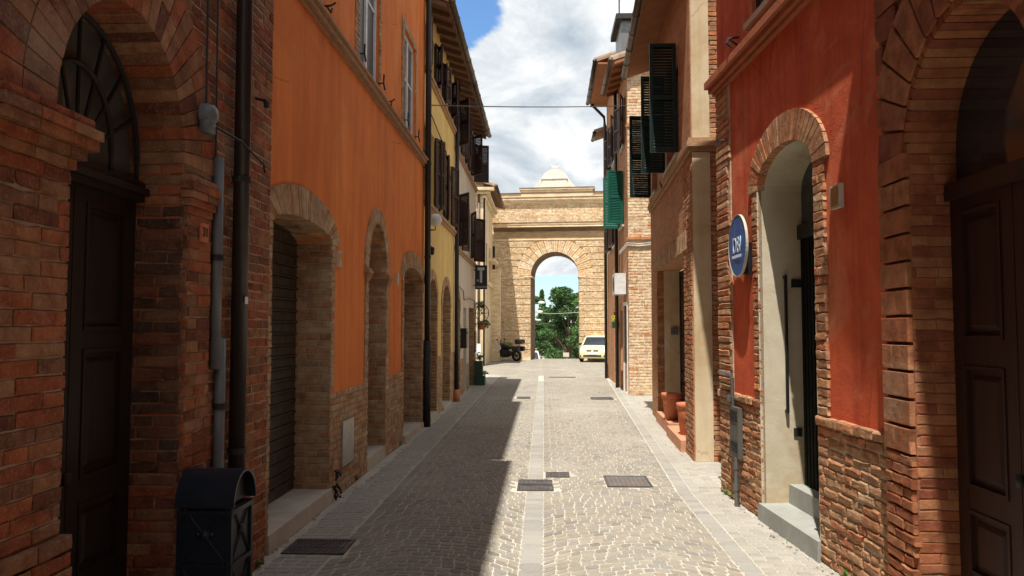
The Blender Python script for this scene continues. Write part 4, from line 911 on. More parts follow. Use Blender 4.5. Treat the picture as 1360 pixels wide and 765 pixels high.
m = MB(); LN.box(m, -.35, 7, 0, .16, 8.5, 8.62); LN.box(m, -.55, 7, 0, .4, 8.66, 8.8); LN.box(m, 0, 7, 0, .06, 4.2, 4.34); LB.box(m, 37.7, 44.6, 0, .3, 8.5, 8.64); LB.box(m, 37.7, 44.6, 0, .15, 8.3, 8.42); LB.box(m, 37.7, 44.6, 0, .12, 4.1, 4.3); m.build('cornice', M['cream'], b5)
roof(b5, LB, 37.8, 44.6, 8.82, .62, 6, end0=.42, slope=.3, rafters=False, gutter='brownpipe')
pipe(b5, [(-3.2, 37.70, 0), (-3.2, 37.70, 8.6)], .06, M['copper']); pipe(b5, [LB.p(44.3, .1, 0), LB.p(44.3, .1, 6.6)], .07, M['brownpipe'])
m = MB(); LB.box(m, 41, 44.5, 0, .35, 5.5, 5.62); LB.box(m, 43.6, 44.4, 0, .5, 0, 5.2); m.build('buttress', M['wb_gate'], b5)
m = MB(); m.box(-5.0, -3.05, 36.9, 37.3, .5, .58); m.box(-4.95, -4.85, 36.95, 37.25, 0, .5); m.box(-3.2, -3.1, 36.95, 37.25, 0, .5); m.box(-5, -3.05, 37.26, 37.32, .58, 1.1); tag(m.build('bench', M['whitep']), 'white bench against the sunlit end wall of the pale brick house', 'bench')
# ------------------------------------------------------------------ THE TOWN GATE
GA = math.radians(4.5); GF = Fr(.66, 45.0, math.cos(GA), -math.sin(GA), -math.sin(GA), -math.cos(GA))
gt = thing('town_gate', 'sunlit brick town gate with one tall round arch closing the street', 'gate', (.66, 45, 0))
ga = Op(-1.43, 1.41, 0, 4.94, 1.41, 2.6)
m = MB(); wall(m, GF, -6, 9, 0, 7.5, [ga]); wall(m, GF, -6, 9, 7.5, 9.3, []); wall(m, GF, -6, 9, 0, 9.3, [ga], d=-2.6, reveal=False)
m.quad(GF.p(-6, 0, 9.3), GF.p(9, 0, 9.3), GF.p(9, -2.6, 9.3), GF.p(-6, -2.6, 9.3)); m.build('wall', M['wb_gate'], gt)
mb = MB(); TV = .8; nb_ = 18; Hb = 7.0 / nb_
for i in range(nb_):
    z0, z1 = .25 + i * (7.0 - .25) / nb_,   .25 + (i + 1) * (7.0 - .25) / nb_ - .05; zm = (z0 + z1) / 2
    s_ = (ga.u0, ga.u1) if zm < ga.spring else ga.span(zm, TV)
    for a, b in ([(-6, s_[0]), (s_[1], 9)] if s_ and zm < ga.spring + ga.rise + TV else [(-6, 9)]):
        H3 = (z1 - z0)
        bricks(mb, GF, a, b, z0, z1, H=H3 / 5, L=.30, d0=-.01, d1=.075, joint=.010, bev=.008, jit=.004)
NV = 15
for i in range(NV):
    ta, tb = (i + .03) / NV, (i + 1 - .03) / NV
    for r in range(2):
        g0, g1_ = r * TV / 2 - (.0 if r else .02), (r + 1) * TV / 2 - .008
        rv_ = R.uniform(.35, .75)
        for s_ in range(3):
            t0, t1 = ta + (tb - ta) * s_ / 3, ta + (tb - ta) * (s_ + 1) / 3 - .002
            q = [ga.pt(t0, g0), ga.pt(t1, g0), ga.pt(t1, g1_), ga.pt(t0, g1_)]
            mb.hexa([GF.p(x, -.02, z) for x, z in q] + [GF.p(x, .077, z) for x, z in q], rv_)
bricks(mb, GF, -6, 9, 8.02, 9.15, H=.085, L=.30, d1=.03)
mb.build('blockwork', M['brick_gate'], gt)
m = MB()
for a, b in ((-6, ga.u0), (ga.u1, 9)): GF.box(m, a, b + (.0), -.02, .09, 0, .25)
for (u0, u1) in ((ga.u0 - .35, ga.u0 + .09), (ga.u1 - .09, ga.u1 + .35)): GF.box(m, u0, u1, -1.9, .09, 4.84, 4.93)
for z0, z1, d in ((7.02, 7.1, .10), (7.78, 7.92, .31), (7.92, 8.0, .34), (9.15, 9.22, .08), (9.22, 9.32, .14), (9.32, 9.40, .20), (9.40, 9.5, .24)):
    GF.box(m, -3.62, 9, -2.05, d, z0, z1 - .003)
m.build('cornice', M['wb_gate'], gt)
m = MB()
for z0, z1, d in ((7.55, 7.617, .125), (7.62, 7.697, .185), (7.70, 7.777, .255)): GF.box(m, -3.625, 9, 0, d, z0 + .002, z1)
m.build('shade_stained_moulding', M['wb_dark'], gt)  # cornice shadow line put into the brick colour, along with weather stain
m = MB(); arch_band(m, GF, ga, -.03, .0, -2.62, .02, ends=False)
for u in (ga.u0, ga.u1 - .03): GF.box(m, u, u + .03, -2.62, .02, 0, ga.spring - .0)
m.build('arch_shade_lining', M['wb_dark'], gt)  # added lining; its dark colour stands in for shade inside the arch
m = MB(); GF.box(m, -3.6, 9, .0, .05, 7.1, 7.55); m.build('frieze', M['wb_frieze'], gt)
m = MB(); GF.box(m, -3.66, 9, -.3, .36, 8.0, 8.045); GF.box(m, -3.66, 9, -.3, .26, 9.5, 9.56); GF.box(m, -2.1, 2.35, -1.97, .11, 10.10, 10.15); GF.box(m, -6, 9, -1.97, .04, 9.82, 9.87); m.build('coping', M['wb_dark'], gt)
m = MB(); GF.box(m, -6, 9, -1.9, -.02, 9.54, 9.82); GF.box(m, -2.0, 2.25, -1.9, .03, 9.82, 10.02); GF.box(m, -2.0, 2.25, -1.9, .015, 9.5, 9.82); GF.box(m, -2.08, 2.33, -1.95, .09, 10.02, 10.10); m.build('attic', M['wb_gate'], gt)
# concave-sided crowning block
m = MB(); prof = [(0, 1.34), (.1, 1.2), (.25, 1.06), (.45, .9), (.65, .77), (.82, .66), (.93, .55), (1.02, .42), (1.1, .26), (1.15, .1)]
for (h0, r0), (h1, r1) in zip(prof, prof[1:]):
    m.hexa([GF.p(-r0, .02, 10.1 + h0), GF.p(r0, .02, 10.1 + h0), GF.p(r0, -1.2, 10.1 + h0), GF.p(-r0, -1.2, 10.1 + h0), GF.p(-r1, .02, 10.1 + h1), GF.p(r1, .02, 10.1 + h1), GF.p(r1, -1.2, 10.1 + h1), GF.p(-r1, -1.2, 10.1 + h1)])
GF.box(m, -.72, .72, .02, .05, 10.12, 10.62); GF.box(m, -.80, .80, 0, .09, 10.64, 10.70)
m.build('crest', M['crest'], gt)
m = MB(); c = GF.p(0, -.5, 11.22)
m.lathe(c, [(.10, 0), (.13, .05), (.06, .1), (.1, .17), (.12, .22), (.06, .3), (0, .32)], 14)
for s_ in (-1, 1): m.tube([c + Vector((0, 0, .16)), c + Vector((s_ * .16, 0, .24)), c + Vector((s_ * .27, 0, .34)), c + Vector((s_ * .30, 0, .26))], [.07, .055, .04, .015], 8)
m.build('finial', M['crest'], gt)

# ------------------------------------------------------------------ RIGHT: rusticated brick house with arched door
R1 = Fr(2.24, 0, 0, 1, -1, 0); rr = .0685; R2 = Fr(2.651, 0, -rr, 1, -1, -rr)
def R2u(Y): return Y * math.sqrt(1 + rr * rr)
c1 = thing('rusticated_house', 'dark red brick house with grooved blocks and a tall arched wooden door on the right', 'house', (2.24, 3, 0))
p1 = Op(3.50, 4.76, 0, 2.92, .66, .30)
m = MB(); wall(m, R1, -16, 5.13, 0, 8.3, [p1, Op(3, 4, 6, 7.4, 0, .2)]); m.build('wall', M['mortar_red'], c1)
shell(c1, R1, -16, 5.12, 8.3, 7, M['wb_red'])
mb = MB(); arch_bricks(mb, R1, p1, .05, W=.066, d1=.012, inset=.008, hi=.8)
jf = R1.jamb(p1.u1); bricks(mb, jf, -.0, .30, 0, p1.spring, H=.064, L=.27, d1=.006, jit=.002, joint=.006, bev=.004)
bricks(mb, R1, 4.765, 5.128, 0, 1.08, H=.068, L=.27, d1=.03, jit=.004); bricks(mb, R1, 2.2, 3.49, 0, 1.08, H=.068, d1=.03)
mb.build('brickwork', M['brick_rust'], c1)
blk = MB(); GH = .192; gr = .02
for k_ in range(11):   # pier blocks
    z0 = 1.09 + k_ * GH * .88; z1 = z0 + GH * .88 - gr
    if z1 > 2.93: break
    for a, b in ((4.765, 5.126), (2.2, 3.49)):
        cut_ = R.uniform(.35, .65); mid = a + (b - a) * cut_
        for (x0, x1) in (((a, mid - .001), (mid + .001, b)) if R.random() < .4 else ((a, b),)):
            brick(blk, R1, x0, x1, z0, z1, -.01, .034, .001, .004, R.uniform(.3, .75))
nv = 15
for i in range(nv):   # voussoirs that turn down into level courses beyond the ring
    ta, tb = i / nv, (i + 1) / nv; ta += .004; tb -= .004; T = .48 if 0 < i < nv - 1 else .36
    for r in range(2):
        g0 = .05 + (T - .05) * r / 2; g1_ = .05 + (T - .05) * (r + 1) / 2 - .002
        q = [p1.pt(ta, g0), p1.pt(tb, g0), p1.pt(tb, g1_), p1.pt(ta, g1_)]
        blk.hexa([R1.p(min(x, 5.126), -.02, z) for x, z in q] + [R1.p(min(x, 5.126), .03 + R.uniform(-.002, .002), z) for x, z in q])
z0 = 2.95
while z0 < 6:
    z1 = z0 + GH; zm = (z0 + z1) / 2; s_ = p1.span(zm, .50)
    for a, b in ([(2.2, s_[0]), (s_[1], 5.126)] if s_ else [(2.2, 5.126)]):
        x = a
        while x < b - .02:
            e = min(x + R.uniform(.3, .5), b); 
            if b - e < .1: e = b
            brick(blk, R1, x + .001, e - .001, z0, z1 - gr, -.01, .03, .0015, .003); x = e
    z0 = z1
blk.build('rustication', M['brick_rust'], c1)
m = MB(); R1.box(m, 3.5, 4.76, -.30, -.2, 2.62, 2.72); m.build('transom', M['wood_oxblood'], c1)
panel_door(c1, R1, 3.505, 4.755, .02, 2.62, -.24, M['wood_oxblood'], 2, ((0.0, 0.10), (0.14, 0.30), (0.33, 0.62), (.66, .97)))
m = MB(); arch_fill(m, R1, p1, -.28, 2.72); m.build('fanlight', M['glass'], c1)
roof(c1, R1, -16, 3.75, 8.3, .60, 7, soffit='soffit_or'); 

# ------------------------------------------------------------------ RIGHT: red plastered house
c2 = thing('red_house', 'red plastered house with an arched brick-edged entrance on the right', 'house', (2.2, 7, 0))
q1 = Op(6.32, 7.64, 0, 3.20, .32, .45); q2 = Op(6.85, 7.75, 4.95, 6.6, 0, .15)
E0, E1 = 5.13, 8.97
m = MB(); wall(m, R2, E0, E1, 0, 8.9, [Op(q1.u0, q1.u1, 0, 3.2, .32, .02), q2]); m.build('wall', M['red'], c2)
shell(c2, R2, E0 + .004, E1 - .004, 8.9, 7, M['wb_red'])
mo = MB(); wall(mo, R2, E0, E1 - .004, 0, 1.14, [Op(q1.u0, q1.u1, 0, 3, 0)], d=.016, reveal=False)
arch_band(mo, R2, q1, 0, .25, 0, .012); R2.box(mo, q1.u0 - .17, q1.u0 - .0, -.01, .012, 1.1, q1.spring); R2.box(mo, q1.u1, q1.u1 + .14, -.01, .012, 1.1, q1.spring)
R2.box(mo, 8.50, E1 - .01, 0, .012, 1.1, 4.55)
mo.build('mortar', M['mortar_tan'], c2)
mb = MB(); bricks(mb, R2, E0 + .002, E1, 0, 1.08, lambda z: [(q1.u0, q1.u1)], H=.076, L=.25, d0=-.0, d1=.028, jit=.006, bev=.014, joint=.010)
bricks(mb, R2, E0 + .002, E1, 1.08, 1.16, lambda z: [(q1.u0, q1.u1)], H=.08, L=.27, d0=-.0, d1=.05, jit=.006, bev=.012)
mb.build('rough_brick_base', M['brick_rough'], c2)
mb = MB(); arch_bricks(mb, R2, q1, .27, W=.062, d1=.03, back=-.05, jit=.003)
bricks(mb, R2, q1.u0 - .19, q1.u0, 1.16, q1.spring + .03, H=.074, L=.28, d0=0, d1=.028, jit=.006); bricks(mb, R2, q1.u1, q1.u1 + .15, 1.16, q1.spring + .03, H=.074, L=.28, d0=0, d1=.028, jit=.006)
for k_ in range(46):
    z0 = 1.16 + k_ * .0755
    if z0 > 4.56: break
    brick(mb, R2, 8.55 + R.uniform(-.07, .05), E1, z0 + .005, z0 + .07, 0, .03, .005, .008)
jn = Fr(R2.p(E1, 0, 0).x, R2.p(E1, 0, 0).y, 1, 0, 0, 1)
mb.build('brick_edging', M['brick_orange'], c2)
# entrance recess
RC = .37
m = MB(); jf = R2.jamb(q1.u1); 
m.quad(R2.p(q1.u1, .024, 0), R2.p(q1.u1, -1.5, 0), R2.p(q1.u1, -1.5, 3.2), R2.p(q1.u1, .024, 3.2)); m.quad(R2.p(q1.u0, .024, 0), R2.p(q1.u0, -1.5, 0), R2.p(q1.u0, -1.5, 3.2), R2.p(q1.u0, .024, 3.2))
for i in range(18):
    a, b = q1.pt(i / 18), q1.pt((i + 1) / 18); m.quad(R2.p(a[0], -.02, a[1]), R2.p(b[0], -.02, b[1]), R2.p(b[0], -1.5, b[1]), R2.p(a[0], -1.5, a[1]))
m.quad(R2.p(q1.u0, -1.5, 0), R2.p(q1.u1, -1.5, 0), R2.p(q1.u1, -1.5, 3.6), R2.p(q1.u0, -1.5, 3.6))
m.build('entrance_recess', M['jamb'], c2)
m = MB(); R2.box(m, q1.u0, q1.u1, -RC - .08, -RC, 2.72, 2.86); m.build('door_head', M['black'], c2)
m = MB(); R2.box(m, q1.u0 + .01, q1.u1 - .01, -RC - .06, -RC - .03, .34, 2.72)
u = q1.u0 + .02
while u < q1.u1 - .03: R2.box(m, u, u + .05, -RC - .03, -RC - .012, .34, 2.72); u += .075
m.build('slatted_door', M['matt_black'], c2)
m = MB(); arch_fill(m, R2, q1, -RC - .05, 2.8); m.build('fanlight', M['glass'], c2)
m = MB(); a = R2.p(q1.u1 - .045, -.23, 1.05); b = R2.p(q1.u1 - .045, -.23, 2.35); a0 = R2.p(q1.u1, -.23, 1.05); b0 = R2.p(q1.u1, -.23, 2.35)
m.tube([a0, a], .014, 8); m.tube([a + Vector((0, 0, -.02)), b + Vector((0, 0, .02))], .016, 10); m.tube([b0, b], .014, 8); m.build('grab_rail', M['black'], c2)
m = MB(); jf.box(m, .30, .38, 0, .015, .80, .88); jf.box(m, .30, .40, 0, .02, 2.25, 2.33); m.build('switch_plate', M['plastic'], c2)
s1_ = slab(c2, R2, q1.u0 - .02, q1.u1 + .02, -.25, .06, 0, .16, 'cement', 'entrance_step'); slab(c2, R2, q1.u0, q1.u1, -RC - .05, -.24, .16, .34, 'cement', 'entrance_step')
# cornice band
m = MB()
for z0, z1, d in ((4.56, 4.60, .05), (4.602, 4.66, .09), (4.662, 4.74, .13), (4.742, 4.79, .08)): R2.box(m, E0 + .004, E1 + (d * .8), 0, d, z0, z1)
m.build('storey_band', M['redband'], c2)
window(c2, R2, 6.85, 7.75, 4.95, 6.6, M['sh_brown'], 'sh_dkgreen', depth=.05, sill=True, glass='glass_blue')
roof(c2, R2, E0 - 1.2, E1, 8.8, .5, 7, soffit='soffit_or', end1=.1)
m = MB(); m.tube([R2.p(8.15, .01, 4.95), R2.p(8.15, .12, 4.93), R2.p(8.1, .16, 4.86), R2.p(8.1, .1, 4.82)], .012, 6); m.tube([R2.p(8.15, .01, 4.85), R2.p(8.15, .12, 4.93)], .01, 6); tag(m.build('wall_hook', M['iron']), 'curled black iron hook above the band of the red house', 'hook', 'iron hooks on the house fronts')
m = MB(); m.tube([R2.p(8.62, .02, 3.95), R2.p(8.62, .1, 3.95), R2.p(8.62, .1, 3.88)], .011, 6); tag(m.build('wall_hook', M['iron']), 'tiny iron hook on the brick corner edge of the red house', 'hook', 'iron hooks on the house fronts')
t = thing('number_tile', 'small framed brass plate on the red wall right of the arched entrance', 'number plate', R2.p(5.92, 0, 2.85))
m = MB(); R2.box(m, 5.83, 5.99, .0, .035, 2.76, 2.94); m.build('frame', M['stone'], t); m = MB(); R2.box(m, 5.85, 5.97, .03, .04, 2.78, 2.92); m.build('plate', M['brass'], t)
# blue round sign
sg = thing('round_sign', 'blue round sign with large white letters on the red wall left of the entrance', 'sign', R2.p(8.1, 0, 2.35))
SD = Vector((-1, -.03, 0)).normalized(); SU = Vector((-.03, 1, 0)).normalized(); sc = R2.p(8.0, .10, 2.70)
def disc(mb, c, ax, side, r0, r1, d0, d1, n=48):
    for i in range(n):
        a, b = 2 * math.pi * i / n, 2 * math.pi * (i + 1) / n
        P2 = lambda r, t, d: c + side * (r * math.cos(t)) + Vector((0, 0, 1)) * (r * math.sin(t)) + ax * d
        mb.hexa([P2(r0, a, d0), P2(r1, a, d0), P2(r1, b, d0), P2(r0, b, d0), P2(r0, a, d1), P2(r1, a, d1), P2(r1, b, d1), P2(r0, b, d1)])
m = MB(); disc(m, sc, SD, SU, 0.0005, .315, -.010, .010); m.build('disc', M['signblue'], sg)
m = MB(); disc(m, sc, SD, SU, .315, .322, -.012, .014); m.build('rim', M['signrim'], sg)
m = MB(); R2.box(m, 7.86, 8.0, 0.002, .085, 2.40, 2.72); m.build('bracket', M['black'], sg)
# sign matrix: local x -> reading direction seen from the street, local y -> up, local z -> out
rd = -SU
MS = Matrix((( rd.x, 0, SD.x, sc.x + SD.x * .015), (rd.y, 0, SD.y, sc.y + SD.y * .015), (0, 1, 0, sc.z), (0, 0, 0, 1)))
text_mesh('DBI', .20, M['whitetxt'], sg, MS @ Matrix.Translation((0, .0, 0)) @ Matrix.Diagonal((1, 1.15, 1, 1)), bold=.001)
m = MB()
for i in range(8):
    x0 = -.17 + i * .043
    P3 = lambda x, y, z: MS @ Vector((x, y, z))
    m.hexa([P3(x0, -.125, 0), P3(x0 + .03, -.125, 0), P3(x0 + .03, -.095, 0), P3(x0, -.095, 0), P3(x0, -.125, .003), P3(x0 + .03, -.125, .003), P3(x0 + .03, -.095, .003), P3(x0, -.095, .003)])
m.build('small_lettering', M['whitetxt'], sg)
# gas box and pipes
gb = thing('gas_meter_box', 'grey gas meter box with bent pipes on the rough brick base of the red house', 'meter box', R2.p(8.3, 0, .4))
m = MB(); R2.box(m, 8.14, 8.42, .034, .085, .50, 1.02); m.build('box', M['boxgrey'], gb)
m = MB()
for i in range(5): R2.box(m, 8.17, 8.39, .085, .091, .55 + i * .025, .562 + i * .025); R2.box(m, 8.17, 8.39, .085, .091, .87 + i * .025, .882 + i * .025)
m.build('louvre', M['iron'], gb)
m = MB(); m.tube([R2.p(8.8, -.02, 1.36), R2.p(8.8, .07, 1.36), R2.p(8.42, .07, 1.35), R2.p(8.38, .065, 1.32), R2.p(8.38, .06, 1.0)], .022, 8); m.tube([R2.p(8.2, .09, .5), R2.p(8.2, .09, 0)], .024, 8)
for z in (1.1, .42, .2): m.tube([R2.p(8.38 if z > 1 else 8.2, .1 if z > 1 else .09, z - .03), R2.p(8.38 if z > 1 else 8.2, .1 if z > 1 else .09, z + .03)], .034, 8)
m.build('pipe', M['zinc'], gb)

# ------------------------------------------------------------------ RIGHT: brown brick house
R3 = Fr(1.652, 0, .041, 1, -1, .041); S3 = Fr(2.10, 10.92, 1, 0, 0, -1)
c3 = thing('brown_brick_house', 'brown brick house with a cream end wall and dark green shutters on the right', 'house', (2.2, 14, 0))
r1 = Op(11.72, 15.6, .0, 3.0, 0, .45); r2_ = Op(12.15, 13.75, 4.62, 6.4, 0, .16); r3_ = Op(15.4, 16.4, 4.62, 6.4, 0, .16)
m = MB(); wall(m, R3, 10.93, 16.8, 0, 7.6, [r1, r2_, r3_]); m.build('wall', M['wb_brown'], c3)
m = MB(); wall(m, S3, .0, 7, 0, 7.6, []); m.build('end_wall', M['wb_brown'], c3)
m = MB(); S3.box(m, .0 + .012, .262, -.01, .028, 0, 4.35); S3.box(m, .012, .262, -.01, .028, 4.56, 7.5); m.build('cream_render', M['cream'], c3)
mb = MB(); bricks(mb, S3, .262, 1.3, 0, 7.5, H=.07, L=.27, d1=.024); mb.build('end_brickwork', M['brick_orange'], c3)
mb = MB(); bricks(mb, R3, 10.94, 11.72, 0, 4.35, H=.07, L=.27, d1=.012)
mb.build('brickwork', M['brick_orange'], c3)
m = MB()
for i, (z0, z1, d) in enumerate(((4.36, 4.42, .04), (4.422, 4.5, .07), (4.502, 4.55, .05))): S3.box(m, -d, 1.3, 0, d + .02, z0, z1); R3.box(m, 10.93, 16.79, 0, d, z0, z1)
m.build('storey_band', M['band'], c3)
mb = MB(); u = 11.4
while u < 15.9: brick(mb, R3, u + .004, u + .08, 3.01, 3.30, 0, .02, .004, .006); u += .084
mb.build('flat_arch', M['brick_tan'], c3)
m = MB(); jf = R3.jamb(15.6); jf.box(m, .13, 1.0, -.01, .012, .0, 3.0); m.build('recess_render', M['cream'], c3)
mb = MB(); bricks(mb, jf, -.01, .13, .0, 3.0, H=.07, d1=.014); mb.build('recess_brick', M['brick_orange'], c3)
panel_door(c3, R3, 11.75, 15.58, .22, 2.98, -.44, M['wood_dark'], 4, handle=False)
slab(c3, R3, 13.55, 15.62, -.44, .05, 0, .20, 'terrac', 'step'); slab(c3, R3, 11.7, 13.5, -.44, .09, 0, .17, 'terrac', 'step')
m = MB(); jf.box(m, .26, .40, .012, .05, 1.72, 1.86); m.build('intercom', M['greypipe'], c3)
window(c3, R3, 12.15, 13.75, 4.62, 6.4, M['sh_dkgreen'], 'sh_dkgreen', left=93, right=88, lw=.42)
window(c3, R3, 15.4, 16.4, 4.62, 6.4, M['sh_dkgreen'], 'sh_dkgreen', left=None, right=80, lw=.45)
roof(c3, R3, 10.95, 16.75, 7.36, .50, 7, soffit='soffit_or', end0=.2, rafters=False)
m = MB(); m.tube([R3.p(13.9, .02, 4.45), R3.p(13.9, .1, 4.44), R3.p(13.86, .12, 4.5)], .012, 6); m.tube([R3.p(13.9, .08, 4.44), R3.p(13.98, .08, 4.4)], .012, 6); tag(m.build('wall_hook', M['iron']), 'iron stay hook below the dark green shutters of the brown brick house', 'hook', 'iron hooks on the house fronts')
def flowerpot(x, y, z, r, h, label):
    t = thing('flower_pot', label, 'plant pot', (x, y, z), group='terracotta pots on the brick steps')
    m = MB(); m.lathe((x, y, z), [(0, .0), (r * .68, 0), (r * .93, h * .8), (r * .93, h * .82), (r, h * .82), (r * 1.02, h * .98), (r * .98, h), (r * .86, h), (r * .84, h * .88), (0, h * .88)], 26); m.build('pot', M['pot'], t, True)
    m = MB(); m.lathe((x, y, z), [(0, h * .9), (r * .85, h * .9)], 20); m.build('soil', M['soil'], t)
flowerpot(2.32, 14.1, .20, .19, .48, 'large empty terracotta pot on the farther brick step'); flowerpot(2.27, 12.35, .17, .17, .5, 'terracotta pot on the nearer brick step, half hidden by the pier')

# ------------------------------------------------------------------ RIGHT: golden brick house
R4 = Fr(2.21, 0, .007, 1, -1, .007); S4 = Fr(2.36, 21.45, 1, 0, 0, -1)
c4 = thing('golden_brick_house', 'house with a sunlit golden brick end wall and a bright green shutter', 'house', (2.4, 22, 0))
z1_ = Op(21.75, 22.75, 0, 2.5, 0, .2); z2_ = Op(23.2, 23.9, 0, 2.4, 0, .2); z3_ = Op(22.6, 23.6, 4.9, 6.5, 0, .16); z4_ = Op(22.3, 23.2, 7.2, 8.6, 0, .16)
m = MB(); wall(m, R4, 21.46, 24.3, 0, 9.5, [z1_, z2_, z3_, z4_]); m.build('wall', M['wb_brown'], c4)
m = MB(); wall(m, S4, 0, 6, 0, 9.5, []); m.build('end_wall', M['wb_gold'], c4)
mo = MB(); wall(mo, S4, .01, 1.6, 0, 9.3, [], d=.004); mo.build('mortar', M['mortar_pale'], c4)
mb = MB(); bricks(mb, S4, .0, 1.6, 0, 9.3, H=.085, L=.27, d1=.014, jit=.004, joint=.018); mb.build('brickwork', M['brick_gold'], c4)
m = MB(); S4.box(m, -.05, 1.6, 0, .05, 4.32, 4.39); S4.box(m, -.05, 1.6, 0, .05, 7.5, 7.57); m.build('string_course', M['brick_orange'], c4)
m = MB()
for z in (4.16, 4.22): m.tube([S4.p(-.25, .05, z - .25), S4.p(-.03, .06, z), S4.p(.3, .05, z - .03), S4.p(.62, .05, z + .01), S4.p(1.2, .05, z - .02)], .018, 6)
tag(m.build('wall_cable', M['wiregrey']), 'looped grey cables crossing the sunlit golden brick end wall', 'cable')
m = MB(); R4.box(m, 21.68, 21.76, -.01, .03, 0, 2.6); R4.box(m, 22.74, 22.82, -.01, .03, 0, 2.6); R4.box(m, 21.68, 22.82, -.01, .03, 2.5, 2.6); m.build('door_frame', M['whitep'], c4)
panel_door(c4, R4, 21.77, 22.73, .05, 2.5, -.12, M['wood_brown'], 1); panel_door(c4, R4, 23.2, 23.9, .05, 2.4, -.12, M['whitep'], 1, handle=False)
window(c4, R4, 22.6, 23.6, 4.9, 6.5, M['wood_brown'], 'sh_green', left=115, right=88)
window(c4, R4, 22.3, 23.2, 7.2, 8.6, M['wood_brown'], 'sh_brown', left=165, right=160)
roof(c4, R4, 21.5, 24.3, 9.3, .42, 6, end0=.4, soffit='soffit_or'); pipe(c4, [R4.p(24.2, .09, 0), R4.p(24.2, .09, 9.3)], .055, M['brownpipe'])
ch = thing('roof_terrace', 'grey rooftop box with a thin railing above the golden brick house', 'roof box', (3, 22, 9.3))
m = MB(); m.box(2.25, 4.2, 21.9, 23.5, 9.4, 10.75); m.build('walls', M['zinc'], ch); m = MB(); m.box(2.1, 4.3, 21.75, 23.6, 10.75, 10.9); m.build('slab', M['iron'], ch)
m = MB()
for x in (2.2, 2.9, 3.6, 4.2): m.tube([(x, 21.85, 10.9), (x, 21.85, 11.35)], .02, 6)
m.tube([(2.2, 21.85, 11.35), (4.2, 21.85, 11.35)], .02, 6); m.build('railing', M['iron'], ch)
ac = thing('light_box', 'white wall unit with a dark face on the front of the golden brick house', 'wall unit', R4.p(22.3, 0, 2.85))
m = MB(); R4.box(m, 21.95, 22.75, .02, .34, 2.82, 3.42); m.build('casing', M['whitep'], ac); m = MB(); disc(m, R4.p(22.35, .342, 3.12), R4.N, R4.U, .001, .22, 0, .006); m.build('fan_grille', M['iron'], ac)
fb = thing('flower_box', 'yellow flowers in a small box on the right-hand wall past the white unit', 'flower box', R4.p(24.6, 0, 2.0))
m = MB(); R4.box(m, 24.4, 24.9, .02, .2, 1.85, 2.05); m.build('box', M['green_pot'], fb); m = MB(); leaves(m, R4.p(24.65, .13, 2.15), (.13, .26, .12), 260, .03, .1); m.build('flowers', M['leaf_y'], fb)

# ------------------------------------------------------------------ RIGHT: tall house, low house
c5 = thing('tall_cream_house', 'tall narrow house with a boxed orange eave behind the golden brick house', 'house', (2.4, 26, 0))
y1 = Op(25.2, 26.1, 4.6, 6.2, 0, .16); y2 = Op(25.2, 26.1, 7.4, 8.8, 0, .16); y3 = Op(27.2, 28.0, 7.4, 8.8, 0, .16); y4 = Op(25.4, 26.4, 0, 2.4, 0, .2); y5 = Op(27.2, 28, 4.6, 6.2, 0, .16)
m = MB(); wall(m, R4, 24.31, 29.0, 0, 10.4, [y1, y2, y3, y4, y5]); m.build('wall', M['wb_brown'], c5); shell(c5, R4, 24.315, 28.99, 10.4, 6, M['soffit_or'])
for o_ in (y1, y2, y3, y5): window(c5, R4, o_.u0, o_.u1, o_.z0, o_.spring, M['wood_brown'], 'sh_brown', left=160, right=165)
panel_door(c5, R4, 25.4, 26.4, .05, 2.4, -.15, M['wood_brown'], 2, handle=False)
m = MB(); R4.box(m, 24.28, 29.1, -6, .62, 10.3, 10.36); m.build('eave_board', M['soffit_or'], c5)
roof(c5, R4, 24.3, 29.05, 10.4, .66, 6, rafters=False, soffit='soffit_or', gutter='brownpipe')
pipe(c5, [R4.p(28.7, .6, 10.3), R4.p(28.7, .12, 9.8), R4.p(28.7, .1, 9.5), R4.p(28.7, .1, 0)], .055, M['brownpipe'])
c6 = thing('cream_house', 'cream plastered house at the far end of the right row', 'house', (2.45, 29.5, 0))
m = MB(); wall(m, R4, 29.01, 30.0, 0, 9.4, []); m.build('wall', M['yellow'], c6); shell(c6, R4, 29.0, 30.0, 9.4, 6, M['cream'])
roof(c6, R4, 29.1, 30.1, 9.3, .4, 6, gutter='brownpipe', end1=.25, rafters=False); m = MB(); R4.box(m, 29.02, 29.98, 0, .03, 0, .5); m.build('plinth', M['stone'], c6)
# overhead cable
m = MB(); pts = []
for i in range(25):
    t_ = i / 24; pts.append((-2.25 + 4.6 * t_, 14.7 + 6.7 * t_, 6.2 + 1.9 * t_ - .04 * 4 * t_ * (1 - t_)))
m.tube(pts, .012, 6); tag(m.build('overhead_cable', M['wire']), 'single black cable strung across the street against the sky', 'cable')
